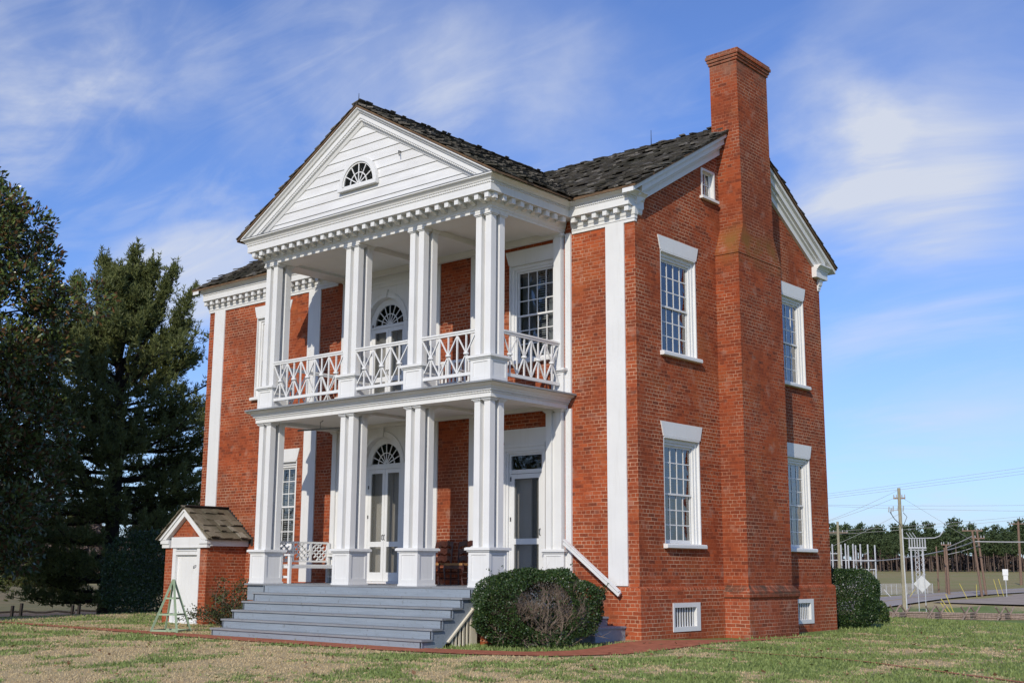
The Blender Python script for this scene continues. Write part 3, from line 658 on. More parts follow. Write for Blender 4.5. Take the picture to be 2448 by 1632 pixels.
q = MB(); q.tube([(-4.15, yt, 10.0), (-4.15, yt-.09, 10.0), (-4.12, yt-.12, 9.98), (-4.115, yt-.10, 9.88)], .014, 5); q.build('hook', 'iron_and_shade', house)

# ---- roofs
def shingles(mb, O, U, Vv, N, lu, lv, mask, ex=.20, w=.155, th=.03, extra=0., jit=.018):
    O, U, Vv, N = map(Vector, (O, U, Vv, N)); rows = int(lv/ex)+1
    for k in range(rows):
        u = -random.random()*w; v0 = k*ex
        while u < lu:
            ww = w*random.uniform(.55, 1.5); a = max(u, 0); b = min(u+ww-.006, lu); u += ww
            if b-a < .02: continue
            v = v0+random.uniform(-jit, jit); v1 = min(v+ex*1.75, lv+(extra if k >= rows-2 else 0)); cp = O+U*((a+b)/2)+Vv*(v+.1)
            if v1-v < .05 or not mask(cp): continue
            t0 = th*random.choice((1.2, 1.4, 1.6, 1.9, 2.2, 3.2))*random.uniform(.9, 1.1); t1 = .004; sk = random.uniform(-.008, .008)
            p = [O+U*a+Vv*(v+sk)+N*t0, O+U*b+Vv*(v-sk)+N*t0, O+U*b+Vv*v1+N*(t1+th*.4), O+U*a+Vv*v1+N*(t1+th*.4), O+U*a+Vv*(v+sk)+N*(t0-th), O+U*b+Vv*(v-sk)+N*(t0-th), O+U*b+Vv*v1, O+U*a+Vv*v1]
            mb.idx(p, [(0, 1, 2, 3), (4, 5, 1, 0), (5, 6, 2, 1), (7, 4, 0, 3), (6, 7, 3, 2)])
ln = math.hypot(1, SL)
mainz = lambda y: RZ0+SL*(min(y, 8.2-y)-RY0)
portz = lambda x: EZ+SL*(HWD-abs(x-XC))
RX0, RX1 = XW-.33, .33
rt_ = MB()
LV = (4.1-RY0)*ln
rt_.prism([(RY0, RZ0-.05), (4.1, apexz-.05), (8.2-RY0, RZ0-.05), (8.2-RY0, RZ0-.002), (4.1, apexz-.002), (RY0, RZ0-.002)], lambda p, t: (t, p[0], p[1]), RX0+.02, RX1-.02)
rb = rt_.build('roof', 'edgewood', house)
q = MB(); shingles(q, (RX0, RY0, RZ0), (1, 0, 0), (0, 1/ln, SL/ln), (0, -SL/ln, 1/ln), RX1-RX0, LV, lambda c: portz(c.x) < mainz(c.y)-.0 or c.y < -3.2, extra=.06)
q.build('shingles', 'shingle', rb)
q = MB(); shingles(q, (RX0, 8.2-RY0, RZ0), (1, 0, 0), (0, -1/ln, SL/ln), (0, SL/ln, 1/ln), RX1-RX0, LV, lambda c: True, w=.16, ex=.22)
q.build('shingles', 'shingle', rb)
yb = 4.1; y0 = -2.90
rt_ = MB(); rt_.prism([(XC-HWD-.02, EZ-.045), (XC, AZP-.045), (XC+HWD+.02, EZ-.045), (XC+HWD+.02, EZ-.002), (XC, AZP-.002), (XC-HWD-.02, EZ-.002)], lambda p, t: (p[0], t, p[1]), y0+.01, yb)
pb = rt_.build('portico_roof', 'edgewood', house)
for sx in (1, -1):
    q = MB(); shingles(q, (XC+sx*(HWD+.03), y0, EZ), (0, 1, 0), (-sx/ln, 0, SL/ln), (sx*SL/ln, 0, 1/ln), yb-y0, (HWD+.03)*ln, lambda c: mainz(c.y) < portz(c.x)+.03, extra=.02 if sx > 0 else .13, w=.15)
    q.build('shingles', 'shingle', pb)
q = MB(); y = y0
while y < 3.3:
    w_ = random.uniform(.10, .20); h_ = random.uniform(.10, .17); t_ = random.uniform(-.012, .012)
    if random.random() < .93: q.bar((XC-.10, y+w_/2, AZP-.10*SL+.03+t_), (XC+h_*.86, y+w_/2, AZP+h_*.5+.03+t_), w_, .016)
    y += w_+random.uniform(.012, .035)
q.bar((XC, y0, AZP+.008), (XC, 3.35, AZP+.008), .22, .03); q.build('ridge_comb', 'shingle', pb)
# gable-end rake boards on the right-hand gable, and the left one
for x0, x1, dn in ((0, 1, 1), (XW, -1, -1)):
    for side in (0, 1):
        q = MB()
        def yz(t): return (RY0+t, RZ0+SL*t) if side == 0 else (8.2-RY0-t, RZ0+SL*t)
        for o, d0, d1 in ((.27, .05, .14), (.20, .14, .29), (.13, .29, .36), (.07, .36, .52)):
            t0 = .0 if d0 < .1 else .42
            a = yz(t0); b = yz(4.7)
            xx0, xx1 = x0, x0+dn*o
            q.idx([(xx0, a[0], a[1]-d1), (xx1, a[0], a[1]-d1), (xx1, a[0], a[1]-d0), (xx0, a[0], a[1]-d0), (xx0, b[0], b[1]-d1), (xx1, b[0], b[1]-d1), (xx1, b[0], b[1]-d0), (xx0, b[0], b[1]-d0)], [(0, 1, 2, 3), (4, 7, 6, 5), (0, 4, 5, 1), (1, 5, 6, 2), (2, 6, 7, 3)])
        q.build('rake_board', 'white', house)
# back eave end at the right gable
q = MB(); q.sweep([(-1.0, D-FE), (.13, D-FE), (.13, D-.36)], PR); q.sweep([(-1.0, D+.02), (.02, D+.02), (.02, D-.10)], pf); q.build('cornice', 'white', house)
for x, y, z, h in ((XC, -2.82, AZP, .28), (-2.3, 4.1, apexz, .42), (-.55, 4.1, apexz, .15)):
    q = MB(); q.tube([(x, y, z-.02), (x, y, z+h)], [.012, .006], 5); q.build('lightning_rod', 'iron_and_shade', house)

# ---- chimney
cy0, cy1, cx = 4.1-.965, 4.1+.965, .5875
c = MB()
def taper(mb, a, b):
    (x0, x1, y0, y1, z0), (X0, X1, Y0, Y1, z1) = a, b
    mb.idx([(x0, y0, z0), (x1, y0, z0), (x1, y1, z0), (x0, y1, z0), (X0, Y0, z1), (X1, Y0, z1), (X1, Y1, z1), (X0, Y1, z1)], [(0, 1, 5, 4), (1, 2, 6, 5), (2, 3, 7, 6), (3, 0, 4, 7), (4, 5, 6, 7)])
taper(c, (-.02, cx, cy0, cy1, .95), (-.02, cx, cy0, cy1, 8.20))
c.box(-.02, cx+.012, cy0-.02, cy1+.02, 8.20, 8.262)
taper(c, (-.02, cx, cy0, cy1, 8.262), (-.02, cx, 3.37, 4.76, 8.86))
taper(c, (-.02, cx, 3.37, 4.76, 8.86), (-.02, cx+.005, 3.33, 4.72, 10.7))
taper(c, (-.12, cx, 3.33, 4.72, 10.7), (-.12, cx, 3.30, 4.70, 12.78))
ch = c.build('chimney', 'brick_chim', house)
c = MB(); c.box(-.145, cx+.03, 3.275, 4.725, 12.78, 12.845); c.box(-.165, cx+.055, 3.25, 4.75, 12.846, 12.915); c.box(-.19, cx+.085, 3.225, 4.78, 12.916, 12.985); c.box(-.17, cx+.065, 3.245, 4.76, 12.986, 13.045)
c.build('chimney_cap', 'brick_chim', ch)
c = MB(); c.box(-.02, .655, cy0-.10, cy1+.10, -.5, .72)
taper(c, (-.02, .655, cy0-.10, cy1+.10, .72), (-.02, .70, cy0-.145, cy1+.145, .76)); taper(c, (-.02, .70, cy0-.145, cy1+.145, .76), (-.02, .70, cy0-.145, cy1+.145, .86)); taper(c, (-.02, .70, cy0-.145, cy1+.145, .86), (-.02, cx, cy0, cy1, 1.0))
c.build('chimney_base', 'brick_base', ch)

# ---- doors
def arch_panel(z0, zt, zs, r, xc, x0, x1, yf, depth, nm, key):
    q = MB(); a = xc-r; b = xc+r; n = 22
    q.face([(x0, yf, z0), (a, yf, z0), (a, yf, zs), (x0, yf, zs)]); q.face([(b, yf, z0), (x1, yf, z0), (x1, yf, zs), (b, yf, zs)])
    q.face([(x0, yf, zs), (a, yf, zs), (a, yf, zt), (x0, yf, zt)]); q.face([(b, yf, zs), (x1, yf, zs), (x1, yf, zt), (b, yf, zt)])
    arc = [(xc+r*math.cos(math.pi-math.pi*i/n), zs+r*math.sin(math.pi*i/n)) for i in range(n+1)]
    for (p, pz), (s_, sz) in zip(arc[:-1], arc[1:]):
        q.face([(p, yf, pz), (s_, yf, sz), (s_, yf, zt), (p, yf, zt)]); q.face([(p, yf, pz), (p, yf+depth, pz), (s_, yf+depth, sz), (s_, yf, sz)])
    q.face([(a, yf, z0), (a, yf+depth, z0), (a, yf+depth, zs), (a, yf, zs)]); q.face([(b, yf, z0), (b, yf, zs), (b, yf+depth, zs), (b, yf+depth, z0)])
    q.face([(x0, yf, zt), (x1, yf, zt), (x1, .1, zt), (x0, .1, zt)])
    ring(q, xc, zs, r+.0, r+.10, yf-.018, yf+.01); ring(q, xc, zs, r+.10, r+.125, yf-.03, yf+.01)
    q.prism([(xc-.07, zs+r-.01), (xc+.07, zs+r-.01), (xc+.10, key), (xc-.10, key)], lambda p, t: (p[0], t, p[1]), yf-.05, yf+.01)
    return q.build(nm, 'white', house)
def leaf(x0, x1, z0, z1, y, mids, parent, st=.085, nm='door_leaf', screenmat='screen'):
    q = MB(); q.box(x0, x0+st, y, y+.035, z0, z1); q.box(x1-st, x1, y, y+.035, z0, z1); q.box(x0+st, x1-st, y, y+.035, z1-.10, z1); q.box(x0+st, x1-st, y, y+.035, z0, z0+.20)
    for m0 in mids: q.box(x0+st, x1-st, y, y+.035, m0-.06, m0+.06)
    lo = q.build(nm, 'white', parent); g = MB(); g.face([(x0+st*.8, y+.018, z0+.15), (x1-st*.8, y+.018, z0+.15), (x1-st*.8, y+.018, z1-.08), (x0+st*.8, y+.018, z1-.08)]); g.build('screen', screenmat, lo); return lo
for z0, zt, zsp, ztop, key in ((ZD, 4.63, 3.72, 3.62, 4.66), (4.868, 8.335, 7.09, 7.03, 7.92)):
    zs_ = zsp; r = .645
    dr = arch_panel(z0, zt, zs_, r, XD, -8.48, -5.95, -.02, .17, 'door', key)
    f = MB(); f.box(XD-.645, XD-.555, .10, .16, z0, ztop+.0); f.box(XD+.555, XD+.645, .10, .16, z0, ztop); f.box(XD-.645, XD+.645, .09, .16, ztop, zs_-.02); f.box(XD-.645, XD+.645, .02, .15, z0, z0+.05)
    ring(f, XD, zs_, .525, .66, .12, .16); f.box(XD-.645, XD-.525, .12, .16, zs_-.02, zs_); f.box(XD+.525, XD+.645, .12, .16, zs_-.02, zs_); f.build('door_frame', 'white', dr)
    leaf(XD-.555, XD-.004, z0+.055, ztop-.004, .11, [z0+.90], dr); leaf(XD+.004, XD+.555, z0+.055, ztop-.004, .11, [z0+.90], dr)
    i = MB(); i.box(XD-.645, XD+.645, .40, .44, z0, ztop)
    for xx in (-.30, .30):
        for a, b in ((.25, .95), (1.05, 1.75), (1.85, 2.4)): i.box(XD+xx-.17, XD+xx+.17, .385, .41, z0+a, min(z0+b, ztop-.1))
    i.box(XD-.012, XD+.012, .37, .40, z0, ztop); i.build('inner_door', 'pale_inner', dr)
    fan(XD, zs_+.005, .525, .125, dr, 8, 'fanlight')
    hd = MB()
    for xx, zz in ((XD-.03, 1.0), (XD+.03, 1.0)): hd.tube([(xx, .11, z0+zz), (xx, .07, z0+zz+.02), (xx, .07, z0+zz+.10), (xx, .11, z0+zz+.12)], .009, 5)
    for xx in (XD-.557, XD+.557):
        for zz in (.4, 1.5, 2.2): hd.box(xx-.014, xx+.014, .098, .11, z0+zz, z0+zz+.08)
    hd.build('door_hardware', 'iron_and_shade', dr)
q = MB(); q.box(-8.45, -5.96, -.045, -.021, 8.0, 8.05); q.box(-8.45, -5.96, -.06, -.021, 8.10, 8.16); q.box(-8.45, -5.96, -.035, -.021, 8.05, 8.10); q.build('door_moulding', 'white', house)
# right-hand single screen door with transom
f = MB(); x0, x1 = -3.48, -2.33
for a, y in ((.0, -.03), (.05, .0), (.09, .045)):
    f.box(x0+a, x0+a+.06, y, .12, ZD, 3.88-a); f.box(x1-a-.06, x1-a, y, .12, ZD, 3.88-a); f.box(x0+a+.06, x1-a-.06, y, .12, 3.88-a-.10, 3.88-a-.0)
f.box(x0-.03, x1+.02, -.055, -.0, 3.86, 3.93); f.box(x0+.14, x1-.14, .05, .12, 3.31, 3.39); f.box(x0, x1, -.02, .12, ZD, ZD+.045)
dr = f.build('door', 'white', house)
lf = MB(); lf.prism([(-3.46, 3.932), (-2.26, 3.932), (-2.20, 4.25), (-3.53, 4.25)], lambda p, t: (p[0], t, p[1]), -.028, .03); lf.build('lintel', 'white', dr)
leaf(x0+.142, x1-.142, ZD+.05, 3.30, .055, [1.88], dr, st=.095)
g = MB(); g.face([(x0+.14, .085, 3.39), (x1-.14, .085, 3.39), (x1-.14, .085, 3.70), (x0+.14, .085, 3.70)]); g.build('transom', 'glass', dr)
i = MB(); i.box(x0+.5, x0+.56, .7, .74, ZD, 3.6); i.box(x1-.3, x1-.24, .7, .74, ZD, 3.6); i.box(x0+.56, x1-.3, .7, .74, 2.35, 2.50); i.box(x0+.1, x0+.55, .25, .28, ZD, 3.2); i.build('inner_door', 'pale_inner', dr)
hd = MB(); hd.tube([(x1-.19, .05, 2.0), (x1-.19, .015, 2.02), (x1-.19, .015, 2.12), (x1-.19, .05, 2.14)], .010, 5)
for zz in (1.2, 2.3, 3.15): hd.box(x0+.132, x0+.155, .04, .055, zz, zz+.09)
hd.build('door_hardware', 'iron_and_shade', dr)

# ---- balcony railings: crossed diagonals with a vertical through each crossing and turned ring
def railing(a, b, nb):
    a = Vector(a); b = Vector(b); d = (b-a); L = d.length; d.normalize(); q = MB(); w_ = L/nb; zb, zt_ = 5.10, 5.905
    q.bar(a+Vector((0, 0, zb-.005)), b+Vector((0, 0, zb-.005)), .06, .065); q.bar(a+Vector((0, 0, zt_+.02)), b+Vector((0, 0, zt_+.02)), .05, .045); q.bar(a+Vector((0, 0, zt_+.058)), b+Vector((0, 0, zt_+.058)), .085, .034)
    zl, zh = zb+.028, zt_-.003
    for i in range(nb):
        p0 = a+d*(w_*i); p1 = a+d*(w_*(i+1)); pm = (p0+p1)/2; H = lambda p, z: (p.x, p.y, z)
        q.bar(H(p0, zl), H(p1, zh),   .025, .025, (d.y, -d.x, 0)); q.bar(H(p0, zh), H(p1, zl), .0235, .0245, (d.y, -d.x, 0))
        q.bar(H(pm, zl), H(pm, zh), .028, .029, d[:]); 
        if i: q.bar(H(p0, zl), H(p0, zh), .029, .03, d[:])
        zc = (zl+zh)/2; q.tube([H(pm, zc-.02), H(pm, zc+.02)], .058, 10)
    return q.build('railing', 'white', house)
yr = -P+.10
for (xa, xb, n_) in ((upX[1]-.06, upX[0]-.47, 3), (upX[2]-.06, upX[1]-.47, 3), (upX[3]-.06, upX[2]-.47, 5)): railing((xa, yr, 0), (xb, yr, 0), n_)
railing((upX[0]-.10, -P+.49, 0), (upX[0]-.10, -.13, 0), 4); railing((upX[3]-.43, -P+.49, 0), (upX[3]-.43, -.13, 0), 4)

# ---- front steps
st = None; xs0, xs1, zs0, run = -8.085, -1.903, -.1127, .2609; hh = (ZD-zs0)/6; ys0 = -4.0527
rs = MB()
for i in range(6):
    y = ys0+run*i+.03; rs.box(xs0, xs1, y, y+.03, zs0+hh*i-(.25 if i == 0 else 0), zs0+hh*(i+1)-.036)
steps = rs.build('steps', 'riser', house)
for i in range(5):
    y = ys0+run*i; z = zs0+hh*(i+1); t = MB(); xx = xs0-.02
    for c_ in (.31+random.uniform(-.2, .2), .68+random.uniform(-.2, .2), 1.):
        xe = xs0-.02+(xs1-xs0+.05)*c_; t.box(xx, xe-.003, y+random.uniform(-.004, .004), y+run+.02, z-.034, z+random.uniform(-.002, .002)); xx = xe
    t.build('tread', 'deck', steps)
for x in (xs1-.03, xs0+.03):
    sk = MB()
    poly = []
    for i in range(6): poly += [(ys0+run*i+.03, zs0+hh*i+.0), (ys0+run*i+.03, zs0+hh*(i+1)-.037)]
    poly += [(-P-.05, ZD-.037), (-P-.05, .55), (-3.33, .02), (-3.6, zs0-.1), (ys0+.03, zs0-.1)]
    sk.prism(poly, lambda p, t: (t, p[0], p[1]), x-.015, x+.015)
    sk.build('stringer', 'riser', steps)
la = MB(); la.bar((xs1, -3.36, .0), (xs1, -2.68, .58), .03, .07, (1, 0, 0))
for i in range(6): y = -3.26+i*.10; la.box(xs1-.01, xs1+.01, y, y+.045, -.2, .02+(y+3.33)*.84)
la.box(xs1-.012, xs1+.012, -2.72, -2.58, -.2, .60); la.build('lattice', 'cream', steps)
bk = MB(); bk.box(xs1-.22, xs1-.2, -3.22, -2.52, -.2, .28); bk.build('shade_sheet', 'iron_and_shade', steps)  # dark sheet paints the shaded opening under the steps
# white handrail down the wall to the side door steps, and the side steps
hr = MB(); hr.bar((-1.70, -.19, 1.84), (-.34, -.19, .83), .05, .085); hr.bar((-1.70, -.19, 1.895), (-.34, -.19, .885), .085, .025)
for t in (.08, .9): p = Vector((-1.70, -.19, 1.84)).lerp(Vector((-.34, -.19, .83)), t); hr.bar(p, p+Vector((0, .17, 0)), .03, .03)
hr.build('handrail', 'white', house)
ss = MB()
for i in range(4): x1_ = -.30-.42*i; ss.box(-1.70, x1_, -1.05, -.08, -.2+.0 if i == 0 else .22+.17*(i-1), .20+.17*i-.0); ss.box(-1.70, x1_+.03, -1.08, -.075, .20+.17*i+.001, .235+.17*i)
ss.build('side_steps', 'riser', house)
dp = MB(); dp.tube([(-8.6, -1.5, 4.47), (-6.9, -1.3, 4.45)], .022, 6); dp.tube([(-7.9, -1.42, 4.46), (-7.9, -1.42, 4.62), (-7.83, -1.40, 4.65)], .012, 5); dp.build('swing_rail', 'lead', house)

# ================================================================== CELLAR ENTRANCE (left)
CX = -13.25; ce = tag(empty('cellar_entrance', (CX, -.6, -.1)), 'small gabled brick cellar entrance with a plain white door against the house front', 'cellar entrance')
q = MB(); x0, x1 = CX-.91, CX+.91
q.box(CX+.60, x1, -1.2, -.0, -.4, 1.86); q.box(x0, CX-.50, -1.2, -.0, -.4, 1.86); q.box(CX-.5, CX+.6, -.2, 0, -.4, 1.86)
q.prism([(CX-.72, 2.07), (CX+.72, 2.07), (CX, 2.62)], lambda p, t: (p[0], t, p[1]), -1.17, -.02); q.build('wall', 'brick_plinth', ce)
q = MB(); q.box(CX-.50, CX+.60, -1.14, -1.09, -.12, 1.84)
for k in range(1, 6): q.box(CX-.42+.172*k-.004, CX-.42+.172*k+.004, -1.143, -1.139, 0, 1.7)
dd = q.build('door', 'white', ce); q = MB(); q.tube([(CX+.30, -1.15, 1.28), (CX+.36, -1.19, 1.34), (CX+.45, -1.19, 1.36), (CX+.46, -1.15, 1.24)], .011, 5); q.build('handle', 'iron_and_shade', dd)
q = MB(); q.box(CX-.56, CX-.42, -1.215, -1.14, -.13, 1.82); q.box(CX+.50, CX+.62, -1.215, -1.14, -.13, 1.82); q.box(CX-.42, CX+.50, -1.21, -1.14, 1.62, 1.72); q.box(CX-.42, CX+.5, -1.23, -1.14, 1.72, 1.745); q.box(CX-.6, CX+.66, -1.24, -1.10, -.16, -.06)
q.box(CX-.62, CX+.66, -1.235, -1.10, 1.822, 2.07); q.box(CX-.62, CX+.66, -1.25, -1.10, 1.80, 1.835); q.build('door_frame', 'white', ce)
q = MB()
for sx in (1, -1):
    a, b = sorted((CX+sx*.66, CX+sx*1.02)); q.box(a, b, -1.30, -1.17, 1.90, 2.0); a2, b2 = sorted((CX+sx*.66, CX+sx*.98)); q.box(a2, b2, -1.27, -1.17, 1.80, 1.90)
    a, b = sorted((CX+sx*.90, CX+sx*1.0)); q.box(a, b, -1.17, -.0, 1.84, 1.995)
    q.prism([(CX+sx*1.05, 1.995), (CX+sx*.80, 1.995), (CX, 2.60), (CX, 2.79)], lambda p, t: (p[0], t, p[1]), -1.30, -1.17)
    q.prism([(CX+sx*1.05, 1.995), (CX+sx*.97, 1.995), (CX, 2.735), (CX, 2.79)], lambda p, t: (p[0], t, p[1]), -1.335, -1.301)
q.build('eaves_trim', 'white', ce)
q = MB(); sl2 = .80/1.08; l2 = math.hypot(1, sl2)
q.prism([(CX-1.10, 1.985), (CX, 2.795), (CX+1.10, 1.985), (CX+1.10, 2.005), (CX, 2.82), (CX-1.10, 2.005)], lambda p, t: (p[0], t, p[1]), -1.33, -.02)
for sx in (1, -1): shingles(q, (CX+sx*1.13, -1.36, 2.0), (0, 1, 0), (-sx/l2, 0, sl2/l2), (sx*sl2/l2, 0, 1/l2), 1.34, 1.13*l2, lambda c: True, ex=.27, w=.17, th=.03, jit=.008)
rr = q.build('roof', 'shingle_new', ce)
q = MB(); q.bar((CX-.06, -1.36, 2.83), (CX-.06, -.02, 2.83), .16, .025, (.6, 0, .8)); q.bar((CX+.06, -1.36, 2.835), (CX+.06, -.02, 2.835), .14, .02, (-.6, 0, .8)); q.build('ridge_cap', 'tar', rr)
q = MB()
for k in range(13):     # stepped tar flashing where the roof meets the house wall
    x = CX+.02+.09*k; z = 2.83-.74*(x-CX)*1.0; q.box(x, x+.09, -.012, .0, z-.16, z+.065)
q.build('flashing', 'tar', ce)

# ================================================================== PORCH FURNITURE
# Chippendale bench along the left end of the porch, facing the door (+X)
bn = tag(empty('porch_bench', (-8.62, -1.0, ZD)), 'white bench with a lattice-panelled back at the left end of the lower porch', 'bench')
yA, yB = -1.86, -.22
for y in (yA, yB):
    q = MB(); q.box(-8.34, -8.27, y, y+.06, ZD, 1.58); q.build('leg', 'white', bn); q = MB(); q.box(-8.93, -8.86, y, y+.06, ZD, 1.90); q.build('leg', 'white', bn)
    q = MB(); q.box(-8.88, -8.24, y-.02, y+.08, 1.58, 1.615); q.build('armrest', 'white', bn); q = MB(); q.box(-8.86, -8.34, y+.012, y+.048, 1.08, 1.13); q.build('side_rail', 'white', bn)
q = MB()
for k in range(5): q.box(-8.87+.112*k, -8.87+.112*k+.10, yA+.0, yB+.06, 1.36, 1.385)
q.box(-8.33, -8.28, yA+.06, yB, 1.30, 1.358); q.box(-8.87, -8.34, yA+.01, yA+.05, 1.30, 1.358); q.build('seat', 'white', bn)
q = MB(); xb = -8.895; q.box(xb-.02, xb+.02, yA+.06, yB, 1.87, 1.915); q.box(xb-.02, xb+.02, yA+.06, yB, 1.44, 1.48); n = 3; wd = (yB-yA-.06)/n
for k in range(n):
    a = yA+.06+wd*k; b = a+wd
    for y in (a, b-.03): q.box(xb-.018, xb+.018, y, y+.03, 1.48, 1.87)
    A = lambda u, v: (xb, a+.03+(wd-.06)*u, 1.48+.39*v)
    for p0, p1 in (((0, .35), (.65, 1)), ((.35, 0), (1, .65)), ((0, .65), (.35, 1)), ((.65, 0), (1, .35)), ((0, .65), (.65, 0)), ((.35, 1), (1, .35)), ((.5, .5), (.18, .82)), ((.5, .5), (.82, .18)), ((.5, .5), (.82, .82)), ((.5, .5), (.18, .18))): q.bar(A(*p0), A(*p1), .028, .03, (1, 0, 0))
q.build('backrest', 'white', bn)
# ladder-back chairs
def chair(org, label):
    t = tag(empty('ladderback_chair', org), label, 'chair', 'ladder-back chairs on the lower porch'); X0, Y0, Z0 = org
    for sx in (-1, 1):
        q = MB(); q.tube([(X0+sx*.23, Y0+.20, Z0), (X0+sx*.235, Y0+.19, Z0+.45), (X0+sx*.255, Y0+.22, Z0+.80), (X0+sx*.23, Y0+.235, Z0+.93)], [.02, .022, .02, .018], 7); q.build('back_post', 'chairwood', t)
        q = MB(); q.tube([(X0+sx*.265, Y0-.20, Z0), (X0+sx*.245, Y0-.21, Z0+.12), (X0+sx*.27, Y0-.215, Z0+.33), (X0+sx*.265, Y0-.20, Z0+.45)], [.022, .017, .026, .024], 7); q.build('leg', 'chairwood', t)
    for i, z in enumerate((.54, .70, .86)):
        q = MB(); n = 18; V = []
        for j in range(n+1):
            u = j/n; x = -.235+.47*u; top = .055+.03*math.sin(u*math.pi)*abs(math.sin(u*math.pi*2))+.02*math.sin(u*math.pi); bot = -.02*math.cos(u*math.pi*4); dy = .03*math.sin(u*math.pi)
            for yy in (0, .018): V += [(X0+x, Y0+.205+dy+yy+i*.008, Z0+z+bot-.03), (X0+x, Y0+.205+dy+yy+i*.008, Z0+z+top)]
        F_ = []
        for j in range(n): b = j*4; F_ += [(b, b+4, b+5, b+1), (b+2, b+3, b+7, b+6), (b+1, b+5, b+7, b+3), (b, b+2, b+6, b+4)]
        q.idx(V, F_); q.build('slat', 'chairwood', t)
    q = MB(); q.idx([(X0-.27, Y0-.225, Z0+.42), (X0+.27, Y0-.225, Z0+.42), (X0+.235, Y0+.2, Z0+.42), (X0-.235, Y0+.2, Z0+.42), (X0-.265, Y0-.22, Z0+.465), (X0+.265, Y0-.22, Z0+.465), (X0+.23, Y0+.195, Z0+.465), (X0-.23, Y0+.195, Z0+.465), (X0, Y0, Z0+.445)], [(0, 1, 5, 4), (1, 2, 6, 5), (2, 3, 7, 6), (3, 0, 4, 7), (4, 5, 8), (5, 6, 8), (6, 7, 8), (7, 4, 8)]); q.build('seat', 'rush', t)
    q = MB()
    q.bar((X0-.26, Y0-.212, Z0+.38), (X0+.26, Y0-.212, Z0+.38), .03, .07)
    for z in (.12, .24):
        q.tube([(X0-.255, Y0-.2, Z0+z), (X0+.255, Y0-.2, Z0+z)], .011, 5)
        for sx in (-1, 1): q.tube([(X0+sx*.255, Y0-.2, Z0+z+.03), (X0+sx*.23, Y0+.195, Z0+z+.03)], .011, 5)
    q.build('stretcher', 'chairwood', t)
chair((-5.10, -.36, ZD), 'dark wood ladder-back chair with its sunlit back slats nearer the double door'); chair((-4.46, -.30, ZD), 'dark wood ladder-back chair in the shadow beside the right corner column')
# slatted white bench on the balcony
ub = tag(empty('balcony_bench', (-4.6, -.55, 4.868)), 'white slat-backed bench behind the balcony railing on the upper porch', 'bench')
bx0, bx1, by0, by1, bz = -5.25, -4.12, -.75, -.28, 4.868
for x in (bx0, bx1-.05):
    q = MB(); q.box(x, x+.05, by0, by0+.05, bz, bz+.66); q.build('leg', 'white', ub); q = MB(); q.box(x, x+.05, by1, by1+.05, bz, bz+1.02); q.build('leg', 'white', ub); q = MB(); q.box(x-.01, x+.06, by0-.03, by1, bz+.66, bz+.685); q.build('armrest', 'white', ub)
q = MB(); q.box(bx0+.05, bx1-.05, by1+.005, by1+.04, bz+.97, bz+1.03); q.box(bx0+.05, bx1-.05, by1+.005, by1+.04, bz+.48, bz+.53)
for k in range(9): x = bx0+.10+k*.115; q.box(x, x+.05, by1+.01, by1+.03, bz+.53, bz+.97)
q.build('backrest', 'white', ub); q = MB()
for k in range(4): q.box(bx0, bx1, by0+.0+k*.115, by0+.095+k*.115, bz+.41, bz+.435)
q.box(bx0+.05, bx1-.05, by0+.01, by0+.04, bz+.34, bz+.405); q.build('seat', 'white', ub)

# ================================================================== PATHS AND GROUND NEAR THE HOUSE
def strip(name, poly_out, poly_in, mat, dz, n=10):
    q = MB()
    def res(P, n_):
        P = [Vector(p) for p in P]; d = [0]
        for a, b in zip(P[:-1], P[1:]): d.append(d[-1]+(b-a).length)
        o = []
        for i in range(n_+1):
            t = d[-1]*i/n_; k = max(j for j in range(len(P)) if d[j] <= t+1e-9); k = min(k, len(P)-2); o.append(P[k].lerp(P[k+1], (t-d[k])/(d[k+1]-d[k])))
        return o
    A, B = res(poly_out, n), res(poly_in, n)
    for i in range(n): q.face([(p.x, p.y, gz(p.x, p.y)+dz) for p in (A[i], A[i+1], B[i+1], B[i])])
    return struct(q.build(name, mat))
strip('brick_path', [(-17, -4.3), (-10, -4.68), (-5.6, -4.82), (-2, -4.75), (-.4, -4.45), (.9, -3.8), (1.5, -2.6), (1.5, -.8), (1.35, 1), (1.15, 3.0), (1.08, 5.0)], [(-17, -3.95), (-10, -4.1), (-5, -4.02), (-2.4, -3.98), (-1.2, -3.72), (-.1, -3.35), (.42, -2.5), (.15, -1.2), (.1, -.3), (.6, .5), (.85, 2.2), (1.0, 4.8)], 'brick_pave', .016, 60)
strip('brick_edging', [(1.1, -.62), (2.63, -.78), (4.52, -1.06), (5.87, -1.38), (7.6, -1.75), (10, -2.4)], [(1.1, -.56), (2.63, -.71), (4.52, -.98), (5.87, -1.29), (7.6, -1.64), (10, -2.28)], 'brick_pave', .018, 20)
q = MB(); q.box(-.95, .05, -1.15, -.12, -.14, -.035); tag(q.build('flagstone', 'stone'), 'dark grey flagstone slab at the house corner below the side steps', 'paving slab')

